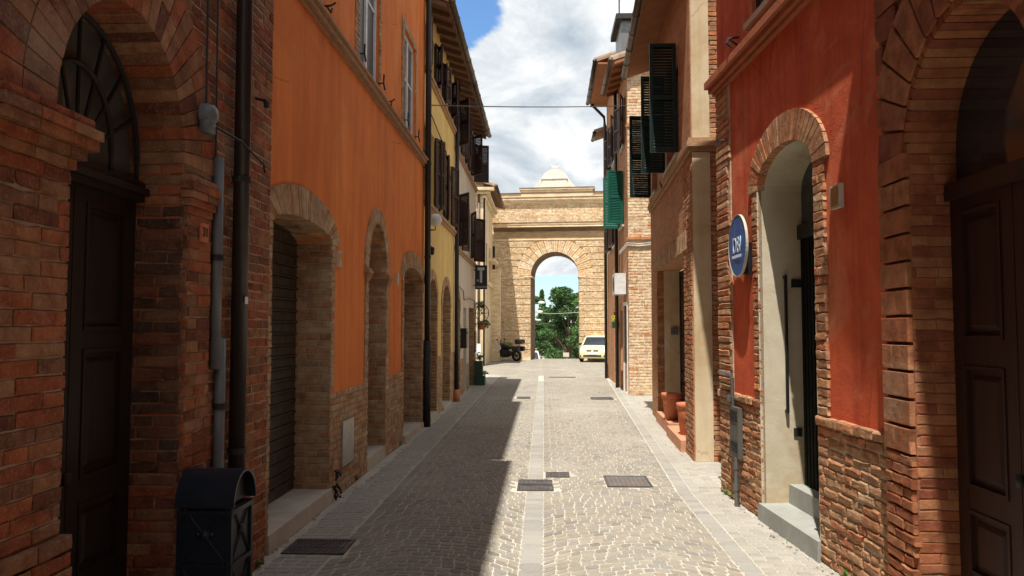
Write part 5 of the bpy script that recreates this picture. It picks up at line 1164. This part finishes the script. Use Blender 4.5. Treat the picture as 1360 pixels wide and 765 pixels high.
# ------------------------------------------------------------------ ground covers
def cover(i, name, label, mat, kind, cat='drain cover'):
    a, b, c, d = covers[i]; t = thing(name, label, cat, ((a + b) / 2, (c + d) / 2, 0), group='iron ' + cat + 's in the paving')
    m = MB(); w_ = .025
    m.box(a, b, c, c + w_, 0, .013); m.box(a, b, d - w_, d, 0, .013); m.box(a, a + w_, c + w_, d - w_, 0, .013); m.box(b - w_, b, c + w_, d - w_, 0, .013); m.build('frame', M['gratem'], t)
    m = MB()
    if kind == 'bars':
        x = a + w_ + .006
        while x < b - w_ - .012: m.box(x, x + .014, c + w_ + .002, d - w_ - .002, -.001, .010); x += .028
        m.box(a + w_, b - w_, (c + d) / 2 - .012, (c + d) / 2 + .012, -.001, .011)
    else:
        m.box(a + w_ + .003, b - w_ - .003, c + w_ + .003, d - w_ - .003, -.001, .009)
        n = max(3, int((b - a) / .06)); k2_ = max(2, int((d - c) / .06))
        for i_ in range(n):
            for j_ in range(k2_):
                x = a + w_ + .02 + (b - a - 2 * w_ - .04) * (i_ + .5) / n; y_ = c + w_ + .01 + (d - c - 2 * w_ - .02) * (j_ + .5) / k2_
                m.box(x - .012, x + .012, y_ - .012, y_ + .012, .008, .0115)
    m.build('grate' if kind == 'bars' else 'plate', M[mat], t)
cover(0, 'drain_grate', 'wide iron bar grate by the roller shutter threshold in the shade', 'gratem', 'bars', 'drain grate')
cover(1, 'manhole_cover', 'large rust-stained rectangular manhole cover right of the centre line', 'rustm', 'plate', 'manhole cover')
cover(2, 'manhole_cover', 'narrow stone-filled cover on the centre line, nearer of the pair', 'gratem', 'plate', 'manhole cover')
cover(3, 'manhole_cover', 'narrow stone-filled cover on the centre line, farther of the pair', 'gratem', 'plate', 'manhole cover')
cover(4, 'manhole_cover', 'small grey cover just right of and behind the centre line pair', 'gratem', 'plate', 'manhole cover')
cover(5, 'drain_grate', 'barred grate in the sunlit street near the golden brick house', 'gratem', 'bars', 'drain grate')
cover(6, 'manhole_cover', 'dark cover left of the centre line beyond the shade edge', 'gratem', 'plate', 'manhole cover')
cover(7, 'drain_grate', 'small barred grate in the gap between the red and brown houses', 'gratem', 'bars', 'drain grate')
cover(8, 'drain_grate', 'farthest long thin grate across the bright paving', 'gratem', 'bars', 'drain grate')

m = MB()
for _ in range(520):
    y_ = 5 + 20 * R.random() ** 1.4; sd_ = R.random()
    x_ = -2.24 + abs(R.gauss(0, .07)) if sd_ < .55 else (R2.p(y_, 0, 0).x if y_ < 8.9 else R3.p(y_, 0, 0).x) - .05 - abs(R.gauss(0, .07))
    if 8.9 < y_ < 10.95 and sd_ >= .55: continue
    a_ = R.uniform(0, 6.28); l_ = R.uniform(.006, .02); h_ = .004 + R.uniform(0, .004)
    m.add([(x_ + l_ * math.cos(a_ + q) * (1 if k % 2 else .6), y_ + l_ * math.sin(a_ + q) * (1 if k % 2 else .6), h_ + R.uniform(0, .006)) for k, q in enumerate((0, 1.4, 3.1, 4.6))], ((0, 1, 2, 3),))
tag(m.build('litter', m_rough('dry_leaf_grit', (0.16, 0.12, 0.08), (0.09, 0.075, 0.055), 8)), 'dry leaf grit gathered along the feet of the walls', 'grit', kind='stuff')
m = MB()
for (x_, y_) in [(R2.p(u, .03, 0).x, u) for u in (5.6, 5.85, 8.55, 8.75)] + [(-2.2, 5.95), (-2.26, 9.3), (-2.26, 12.1)]:
    leaves(m, (x_, y_, .04), (.035, .06, .035), 40, .018, .1)
tag(m.build('weeds', M['leaf']), 'small weeds growing in the joint between paving and walls', 'weeds', kind='stuff')

# ------------------------------------------------------------------ litter bin
X0, X1, Y0, Y1 = -2.155, -1.835, 4.50, 4.83; HB = .785; rb = (Y1 - Y0) / 2
bn = thing('litter_bin', 'dark blue-black metal litter bin with a barrel top against the brick wall', 'litter bin', ((X0 + X1) / 2, (Y0 + Y1) / 2, 0))
m = MB(); m.box(X0 + .012, X1 - .012, Y0 + .012, Y1 - .012, .05, HB)
for (x, y_) in ((X0, Y0), (X1, Y0), (X0, Y1), (X1, Y1)):
    m.box(x - .004 if x == X0 else x - .026, x + .026 if x == X0 else x + .004, y_ - .004 if y_ == Y0 else y_ - .026, y_ + .026 if y_ == Y0 else y_ + .004, 0, HB)
m.build('body', M['binp'], bn)
m = MB()
for z in (.06, .44, HB - .035):
    m.box(X0 - .006, X1 + .006, Y0 - .006, Y0 + .012, z, z + .028); m.box(X0 - .006, X1 + .006, Y1 - .012, Y1 + .006, z, z + .028); m.box(X1 - .012, X1 + .008, Y0 + .012, Y1 - .012, z, z + .028); m.box(X0 - .008, X0 + .012, Y0 + .012, Y1 - .012, z, z + .028)
m.build('rail', M['binp'], bn)
for (za, zb) in ((.10, .43), (.48, .79)):
    m = MB(); y_ = Y0 + .004
    m.tube([(X0 + .035, y_, za), (X1 - .035, y_, zb)], .006, 6); m.tube([(X0 + .035, y_, zb), (X1 - .035, y_, za)], .006, 6); m.lathe(((X0 + X1) / 2, y_ - .004, (za + zb) / 2), [(0, -.014), (.02, -.008), (.032, .004)], 12, 'y')
    for s_ in (-1, 1): m.lathe(((X0 + X1) / 2 + s_ * .04, y_, (za + zb) / 2), [(0, -.008), (.016, .004)], 8, 'y')
    x_ = X1 - .004
    m.tube([(x_, Y0 + .035, za), (x_, Y1 - .035, zb)], .006, 6); m.tube([(x_, Y0 + .035, zb), (x_, Y1 - .035, za)], .006, 6); m.lathe((x_ + .004, (Y0 + Y1) / 2, (za + zb) / 2), [(.032, -.004), (.02, .008), (0, .014)], 12, 'x')
    m.build('panel_ornament', M['binp'], bn)
m = MB(); n = 18; yc = (Y0 + Y1) / 2; RR = rb + .014
P4 = lambda x, a, r: (x, yc - r * math.cos(a), HB + .01 + r * 1.12 * math.sin(a))
for i in range(n):
    a, b = math.pi * i / n, math.pi * (i + 1) / n
    m.hexa([P4(X0 - .015, a, RR - .014), P4(X1 + .02, a, RR - .014), P4(X1 + .02, b, RR - .014), P4(X0 - .015, b, RR - .014), P4(X0 - .015, a, RR), P4(X1 + .02, a, RR), P4(X1 + .02, b, RR), P4(X0 - .015, b, RR)])
m.build('hood', M['binp'], bn, False)
m = MB()
for x_ in (X0 + .02, X1 - .045):
    for i in range(n):
        a, b = math.pi * i / n, math.pi * (i + 1) / n
        m.hexa([P4(x_, a, .001), P4(x_ + .006, a, .001), P4(x_ + .006, b, .001), P4(x_, b, .001), P4(x_, a, RR - .016), P4(x_ + .006, a, RR - .016), P4(x_ + .006, b, RR - .016), P4(x_, b, RR - .016)])
m.build('hood_end', M['black'], bn)

# ------------------------------------------------------------------ motorbike
def wheel_m(parent, c, r, ang, wd=.11, rubber='rubber', rim='iron'):
    ax = Vector((math.cos(ang), math.sin(ang), 0)); si = Vector((-math.sin(ang), math.cos(ang), 0)); m = MB()   # ax: axle
    def ring(mb, ra, rb_, h, n=26):
        for i in range(n):
            a, b = 2 * math.pi * i / n, 2 * math.pi * (i + 1) / n
            Q = lambda r_, t, d: Vector(c) + si * (r_ * math.cos(t)) + Vector((0, 0, 1)) * (r_ * math.sin(t)) + ax * d
            for (p, q) in (((ra, -h), (ra, h)), ((ra, h), (rb_ - .02, h)), ((rb_ - .02, h), (rb_, h * .5)), ((rb_, h * .5), (rb_, -h * .5)), ((rb_, -h * .5), (rb_ - .02, -h)), ((rb_ - .02, -h), (ra, -h))):
                mb.quad(Q(p[0], a, p[1]), Q(p[0], b, p[1]), Q(q[0], b, q[1]), Q(q[0], a, q[1]))
    ring(m, r * .72, r, wd / 2); w_ = m.build('wheel', M[rubber], parent, True)
    m = MB(); ring(m, r * .62, r * .74, wd * .4); ring(m, .01, r * .2, wd * .5)
    for i in range(6):
        a = math.pi * 2 * i / 6; m.tube([Vector(c) + (si * math.cos(a) + Vector((0, 0, math.sin(a)))) * (r * .15), Vector(c) + (si * math.cos(a) + Vector((0, 0, math.sin(a)))) * (r * .68)], .022, 6)
    m.build('rim', M[rim], w_); return w_
mk = thing('motorcycle', 'black motorcycle with top case and side case parked by the gate wall', 'motorcycle', (-2.05, 43.6, 0))
fw_ = Vector((-2.72, 43.9, .31)); rw = Vector((-1.52, 43.15, .31)); dv = (fw_ - rw).normalized(); sd = Vector((-dv.y, dv.x, 0)); wa = math.atan2(sd.y, sd.x)
BP = lambda s_, h, o_=0.0: rw + dv * s_ + sd * o_ + Vector((0, 0, h - .31))
wheel_m(mk, fw_, .31, wa, .12); wheel_m(mk, rw, .31, wa, .16)
Lm = (fw_ - rw).length
def loft(mb, secs, n=12):
    """secs: (along, height, half width, half height)"""
    vs = []
    for (s_, h, hw_, hh) in secs:
        for j in range(n): a = 2 * math.pi * j / n; vs.append(BP(s_, h + hh * math.sin(a), hw_ * math.cos(a)))
    fs = [(i * n + j, i * n + (j + 1) % n, (i + 1) * n + (j + 1) % n, (i + 1) * n + j) for i in range(len(secs) - 1) for j in range(n)]
    fs += [tuple(range(n)), tuple(range((len(secs) - 1) * n, len(secs) * n))]; mb.add(vs, fs)
m = MB(); loft(m, [(.45, .70, .09, .06), (.65, .80, .16, .11), (.85, .85, .17, .13), (1.05, .84, .13, .1), (1.15, .82, .07, .06)]); m.build('tank', M['black'], mk, True)
m = MB(); loft(m, [(.0, .80, .08, .04), (.2, .80, .13, .05), (.42, .77, .15, .06), (.6, .76, .1, .05)]); m.build('seat', M['plastic'], mk, True)
m = MB(); loft(m, [(.35, .50, .12, .16), (.55, .46, .18, .24), (.85, .46, .19, .26), (1.08, .50, .14, .2)]); m.tube([BP(.5, .3, .1), BP(.9, .2, .12), BP(1.1, .4, .08)], .03, 8); m.build('engine', M['iron'], mk, True)
m = MB(); loft(m, [(.80, .66, .12, .14), (1.0, .74, .19, .24), (1.2, .86, .19, .22), (1.36, .90, .15, .15), (1.46, .88, .06, .07)]); m.build('fairing', M['black'], mk, True)
m = MB()
for s_ in (-1, 1): m.hexa([BP(.92, .70, .19 * s_), BP(1.1, .52, .19 * s_), BP(1.1, .52, .21 * s_), BP(.92, .70, .21 * s_), BP(1.0, .92, .20 * s_), BP(1.28, .86, .18 * s_), BP(1.28, .86, .2 * s_), BP(1.0, .92, .22 * s_)])
m.build('side_panel', M['car_w'], mk)
m = MB(); loft(m, [(.05, .66, .06, .05), (.3, .62, .12, .08), (.55, .58, .10, .06)]); m.build('tail_panel', M['car_w'], mk, True)
m = MB(); m.hexa([BP(1.22, .95, -.14), BP(1.32, .93, -.1), BP(1.32, .93, .1), BP(1.22, .95, .14), BP(1.1, 1.17, -.12), BP(1.12, 1.17, -.08), BP(1.12, 1.17, .08), BP(1.1, 1.17, .12)]); m.build('windscreen', M['glass'], mk)
m = MB(); loft(m, [(1.12, .60, .05, .02), (1.3, .66, .07, .02), (1.5, .64, .07, .02), (1.62, .56, .05, .02)]); m.build('front_mudguard', M['black'], mk, True)
m = MB()
for s_ in (-.09, .09): m.tube([BP(Lm, .31, s_), BP(1.12, .95, s_)], .026, 8)
m.build('fork', M['chrome'], mk, True)
m = MB(); m.tube([BP(.98, 1.0, -.36), BP(1.06, 1.02, -.2), BP(1.12, .98, 0), BP(1.06, 1.02, .2), BP(.98, 1.0, .36)], .018, 8); m.build('handlebar', M['plastic'], mk)
for s_ in (-1, 1):
    m = MB(); m.tube([BP(1.05, 1.02, .24 * s_), BP(1.08, 1.18, .32 * s_)], .01, 6); m.lathe(BP(1.08, 1.2, .36 * s_), [(0, -.05), (.05, -.03), (.055, .02), (0, .05)], 10); m.build('mirror', M['plastic'], mk)
def rbox(name, mat, s0, s1, o0, o1, h0, h1):
    m = MB(); g = .05; z = [(h0, g), (h0 + g, 0), (h1 - g, 0), (h1, g)]
    for (a, ga_), (b, gb_) in zip(z, z[1:]): m.hexa([BP(s0 + ga_, a, o0 + ga_), BP(s1 - ga_, a, o0 + ga_), BP(s1 - ga_, a, o1 - ga_), BP(s0 + ga_, a, o1 - ga_), BP(s0 + gb_, b, o0 + gb_), BP(s1 - gb_, b, o0 + gb_), BP(s1 - gb_, b, o1 - gb_), BP(s0 + gb_, b, o1 - gb_)])
    return m.build(name, mat, mk)
rbox('top_case', M['plastic'], -.42, -.02, -.22, .22, .96, 1.24); rbox('side_case', M['plastic'], -.34, .10, .16, .36, .56, .84); rbox('side_case', M['plastic'], -.34, .10, -.36, -.16, .56, .84)
m = MB(); loft(m, [(-.50, 1.02, .12, .03), (-.47, 1.02, .14, .035)]); m.build('tail_light', M['redlens'], mk)
m = MB(); m.tube([BP(.1, .3, -.12), BP(.45, .35, -.12), BP(.6, .5, -.05)], .035, 8); m.tube([BP(0, .31, -.1), BP(.5, .42, -.08)], .03, 8); m.tube([BP(0, .31, .1), BP(.5, .42, .08)], .03, 8); m.tube([BP(-.2, .85, 0), BP(.4, .7, 0)], .03, 6); m.build('swingarm', M['iron'], mk)
m = MB(); leaves(m, (-2.1, 44.35, .75), (.42, .25, .35), 500, .05, .2); tag(m.build('shrub', M['leaf']), 'small green shrub growing at the gate wall behind the motorcycle', 'shrub')

# ------------------------------------------------------------------ cars
def car(loc, rotz, name, label, paint, scale=1.0, group='parked vehicles', W=1.55, Lc=3.5, Hc=1.42):
    t = thing(name, label, 'car', loc, 0, group); ca, sa = math.cos(rotz), math.sin(rotz)
    def G(x, y, z): return Vector((loc[0] + (x * ca - y * sa) * scale, loc[1] + (x * sa + y * ca) * scale, loc[2] + z * scale))
    # front at -y; sections along y: (y, half width, bottom, belt/top of lower body)
    hw = W / 2
    low = [(-Lc/2, hw * .78, .30, .52), (-Lc/2 + .06, hw * .90, .22, .62), (-Lc/2 + .25, hw * .97, .20, .72), (-Lc/2 + .8, hw, .20, .90), (-.3, hw, .20, .93), (.9, hw, .20, .95), (Lc/2 - .15, hw * .96, .22, .95), (Lc/2, hw * .88, .3, .85)]
    m = MB(); vs = []; n = 10
    for (y_, h_, zb, zt) in low:
        r_ = min(.10, (zt - zb) * .3)
        vs += [G(-h_ * .92, y_, zb), G(-h_, y_, zb + .10), G(-h_, y_, zt - r_), G(-h_ * .93, y_, zt - .02), G(-h_ * .6, y_, zt + .015), G(h_ * .6, y_, zt + .015), G(h_ * .93, y_, zt - .02), G(h_, y_, zt - r_), G(h_, y_, zb + .10), G(h_ * .92, y_, zb)]
    fs = [(i * n + j, i * n + (j + 1) % n, (i + 1) * n + (j + 1) % n, (i + 1) * n + j) for i in range(len(low) - 1) for j in range(n)] + [tuple(range(n)), tuple(range((len(low) - 1) * n, len(low) * n))]
    m.add(vs, fs)
    # roof and pillars
    ws, wt = -Lc/2 + .78, -Lc/2 + 1.32; rt, rb2 = Lc/2 - .35, Lc/2 - .12
    top = Hc; tw = hw * .80
    m.hexa([G(-tw, wt, top - .06), G(tw, wt, top - .06), G(tw, rt, top - .06), G(-tw, rt, top - .06), G(-tw * .9, wt + .06, top), G(tw * .9, wt + .06, top), G(tw * .9, rt - .05, top), G(-tw * .9, rt - .05, top)])
    for s_ in (-1, 1):
        for (yb, yt) in ((ws, wt), (rb2 - .05, rt - .05), (.25, .25)):
            m.hexa([G(s_ * hw * .95, yb, .90), G(s_ * hw * .95 - s_ * .06, yb, .90), G(s_ * hw * .95 - s_ * .06, yb + .08, .90), G(s_ * hw * .95, yb + .08, .90), G(s_ * tw, yt, top - .05), G(s_ * tw - s_ * .06, yt, top - .05), G(s_ * tw - s_ * .06, yt + .08, top - .05), G(s_ * tw, yt + .08, top - .05)])
    body = m.build('body', M[paint], t, False)
    a_, b_, c_, d_ = G(-hw * .90, ws + .02, .91), G(hw * .90, ws + .02, .91), G(tw * .93, wt + .01, top - .07), G(-tw * .93, wt + .01, top - .07); m = MB(); m.quad(a_, b_, c_, d_); m.build('windscreen', M['glass'], t)
    m = MB(); m.quad(G(-hw * .88, rb2, .92), G(hw * .88, rb2, .92), G(tw * .92, rt, top - .08), G(-tw * .92, rt, top - .08)); m.build('rear_window', M['glass'], t)
    for s_ in (-1, 1):
        m = MB(); m.quad(G(s_ * hw * .945, ws + .08, .92), G(s_ * hw * .945, rb2 - .08, .92), G(s_ * tw * .995, rt - .08, top - .08), G(s_ * tw * .995, wt + .06, top - .08)); m.build('side_window', M['glass'], t)
        m = MB(); c = G(s_ * (hw + .10), ws + .22, .96); m.hexa([c + Vector(v) for v in ((-.08, -.03, -.06), (.08, -.03, -.06), (.08, .05, -.06), (-.08, .05, -.06), (-.08, -.03, .06), (.08, -.03, .06), (.08, .05, .06), (-.08, .05, .06))]); m.build('mirror', M['plastic'], t)
        m = MB(); y0 = -Lc/2 + .03; m.hexa([G(s_ * hw * .52, y0 - .02, .60), G(s_ * hw * .90, y0 + .05, .60), G(s_ * hw * .90, y0 + .16, .60), G(s_ * hw * .52, y0 + .1, .60), G(s_ * hw * .55, y0 + .02, .72), G(s_ * hw * .91, y0 + .14, .73), G(s_ * hw * .91, y0 + .25, .73), G(s_ * hw * .55, y0 + .2, .72)]); m.build('headlight', M['lens'], t)
        for y_ in (-Lc/2 + .62, Lc/2 - .6): wheel_m(t, G(s_ * (hw - .07), y_, .28), .28 * scale, rotz, .17, rim='chrome')
    m = MB(); y0 = -Lc/2
    for (x0, x1, z0, z1, e) in ((-.5, .5, .30, .40, -.012), (-.34, -.04, .64, .67, -.012), (.04, .34, .64, .67, -.012), (-.68, -.54, .30, .40, .02), (.54, .68, .30, .40, .02)):
        m.hexa([G(x0, y0 + e, z0), G(x1, y0 + e, z0), G(x1, y0 + .08, z0), G(x0, y0 + .08, z0), G(x0, y0 + e, z1), G(x1, y0 + e, z1), G(x1, y0 + .08, z1), G(x0, y0 + .08, z1)])
    m.build('grille', M['plastic'], t)
    m = MB(); m.hexa([G(-.26, y0 - .02, .42), G(.26, y0 - .02, .42), G(.26, y0 + .05, .42), G(-.26, y0 + .05, .42), G(-.26, y0 - .02, .52), G(.26, y0 - .02, .52), G(.26, y0 + .05, .52), G(-.26, y0 + .05, .52)]); m.build('number_plate', M['whitep'], t)
    m = MB(); m.hexa([G(-hw * .97, y0 + .05, .40), G(hw * .97, y0 + .05, .40), G(hw * .97, y0 + .3, .40), G(-hw * .97, y0 + .3, .40), G(-hw * .97, y0 + .05, .44), G(hw * .97, y0 + .05, .44), G(hw * .97, y0 + .3, .44), G(-hw * .97, y0 + .3, .44)])
    return t
car((3.05, 43.6, 0), math.radians(-14), 'parked_car', 'pale yellow hatchback parked at the right foot of the gate', 'car_y')
car((-1.15, 66, gz(66)), math.radians(0), 'parked_car', 'white car beyond the gate at the left edge of the arch', 'car_w', W=1.7, Lc=4.0, Hc=1.5)
car((.1, 100, gz(100)), math.radians(0), 'parked_van', 'tiny red and white vehicle far down the road beyond the gate', 'car_r', W=1.8, Lc=4.4, Hc=1.9)

# ------------------------------------------------------------------ beyond the gate
def lamp_post(x, y, h, label):
    t = thing('street_lamp', label, 'street lamp', (x, y, gz(y)), group='street lamps beyond the gate')
    z = gz(y); m = MB(); m.tube([(x, y, z), (x, y, z + h)], [.07, .045], 8); m.tube([(x, y, z + h - .05), (x + 1.0, y, z + h + .05)], .03, 6); m.build('post', M['zinc'], t, True)
    m = MB(); m.lathe((x + 1.2, y, z + h + .05), [(.0, -.10), (.22, -.05), (.28, 0), (.2, .08), (0, .12)], 12); m.build('lamp_head', M['whitep'], t, True)
for i, (y, yy, lab) in enumerate(((56, 403, 'nearest and highest white street lamp in the left of the arch'), (66, 415, 'middle white street lamp arm in the left of the arch'), (78, 426, 'farthest and lowest white street lamp arm in the left of the arch'))):
    zt = 1.85 + (436 - yy) / 1020 * y; lamp_post(-1.0 * y / 62 - .45, y, zt - gz(y), lab)
m = MB(); m.tube([(-1.4, 60, 3.1), (0.8, 60, 2.98), (3.4, 60, 3.12)], .018, 5); tag(m.build('overhead_cable', M['wiregrey']), 'thin pale cable crossing in front of the trees inside the arch', 'cable')
def tree(x, y, h, rad, name, label, mat='leaf_dark', n=5200, size=.16, conifer=False, seed=1, trunk=.2):
    global R
    R = random.Random(seed); t = thing(name, label, 'tree', (x, y, gz(y)), group='trees beyond the gate'); z0 = gz(y)
    m = MB(); m.tube([(x, y, z0), (x + .1, y, z0 + h * .4), (x, y, z0 + h * .92)], [trunk, trunk * .7, .03], 8)
    cl = []
    if conifer:
        k = 16
        for i in range(k):
            q = .12 + .86 * i / k; rr_ = rad * (1 - q) * 1.15 + .15
            for j in range(5):
                a = R.uniform(0, 6.28); cl.append(((x + math.cos(a) * rr_ * .55, y + math.sin(a) * rr_ * .55, z0 + h * q + R.uniform(-.2, .2)), (rr_ * .6, rr_ * .6, h * .045)))
                m.tube([(x, y, z0 + h * q), (x + math.cos(a) * rr_ * .9, y + math.sin(a) * rr_ * .9, z0 + h * q - .15)], [.04, .015], 5)
    else:
        for i in range(34):
            a = R.uniform(0, 6.28); q = R.uniform(.14, .97); rr_ = rad * math.sqrt(max(.05, 1 - abs(q * 1.7 - .85) ** 2.2)) * R.uniform(.3, .95)
            c = (x + math.cos(a) * rr_, y + math.sin(a) * rr_, z0 + h * q); s_ = rad * R.uniform(.2, .36); cl.append((c, (s_, s_, s_ * R.uniform(.5, .8))))
            m.tube([(x, y, z0 + h * max(.1, q - .25)), ((x + c[0]) / 2, (y + c[1]) / 2, z0 + h * (q - .08)), c], [.09, .05, .02], 5)
    m.build('trunk', M['bark'], t)
    m = MB()
    for c, r_ in cl: leaves(m, c, r_, n // len(cl), size, .35)
    m.build('crown', M[mat], t)
tree(2.4, 74, 8.2, 3.0, 'pine_tree', 'large dark green tree filling the right half of the arch', n=15000, size=.15, seed=3)
tree(4.6, 68, 6.4, 2.4, 'leafy_tree', 'brighter green tree at the right edge of the arch', mat='leaf', n=9000, size=.14, seed=5)
tree(.55, 92, 8.3, 2.3, 'pine_tree', 'dark tree lower and left of the large one inside the arch', n=8000, size=.16, seed=8)
tree(-.25, 112, 13.2, 1.5, 'fir_tree', 'small pointed fir against the sky inside the arch', conifer=True, n=5000, size=.2, seed=11)
tree(-2.1, 84, 9.2, 2.0, 'leafy_tree', 'tree crown at the left edge of the arch behind the street lamps', mat='leaf_dark', n=8000, size=.15, seed=14)
tree(1.6, 84, 5.4, 2.6, 'leafy_tree', 'low bushy tree below the large dark tree', mat='leaf_dark', n=8000, size=.15, seed=17)
tree(8.5, 80, 9, 3.4, 'leafy_tree', 'tree behind the right foot of the gate', mat='leaf', n=5000, size=.2, seed=19)
tree(-7.5, 80, 9, 3.4, 'leafy_tree', 'tree behind the left foot of the gate', mat='leaf', n=5000, size=.2, seed=21)
tree(-1.1, 120, 6.5, 2.6, 'leafy_tree', 'distant low tree left of the pointed fir, behind the white house front', mat='leaf', n=5000, size=.22, seed=23)
R = random.Random(5)
hb = thing('distant_house', 'pale house far down the road beyond the gate', 'house', (.4, 108, gz(108)))
z = gz(108); m = MB(); m.box(-1.2, 3.0, 108, 113, z, z + 3.9); m.build('wall', M['houseb'], hb); m = MB(); m.hexa([(-1.5, 107.6, z + 3.9), (3.3, 107.6, z + 3.9), (3.3, 113.4, z + 3.9), (-1.5, 113.4, z + 3.9), (-1.2, 110.3, z + 5.0), (3.0, 110.3, z + 5.0), (3.0, 110.6, z + 5.0), (-1.2, 110.6, z + 5.0)]); m.build('roof', M['tile'], hb)
for x in (-.6, .8): m = MB(); m.box(x, x + .8, 107.95, 108, z + 1.3, z + 2.7); m.build('window', M['glass'], hb)
sb = thing('roadside_board', 'small pale board on posts at the roadside under the trees', 'sign', (1.75, 58, gz(58)))
zz_ = gz(58); m = MB(); m.box(1.45, 1.9, 58, 58.04, .05 + .0 - .35, .02); m.build('board', M['stone'], sb); m = MB(); m.tube([(1.52, 58.06, zz_), (1.52, 58.06, -.1)], .025, 6); m.tube([(1.83, 58.06, zz_), (1.83, 58.06, -.1)], .025, 6); m.build('post', M['iron'], sb)
m = MB(); m.quad((-60, 200, -9), (60, 200, -9), (60, 230, 1), (-60, 230, 1)); m.quad((-60, 230, 1), (60, 230, 1), (80, 420, 4), (-80, 420, 4)); m.build('hill', m_rough('far_field', (.10, .13, .05), (.07, .10, .04), .1, 2)); bpy.data.objects['hill']['kind'] = 'structure'
bpy.context.view_layer.update()
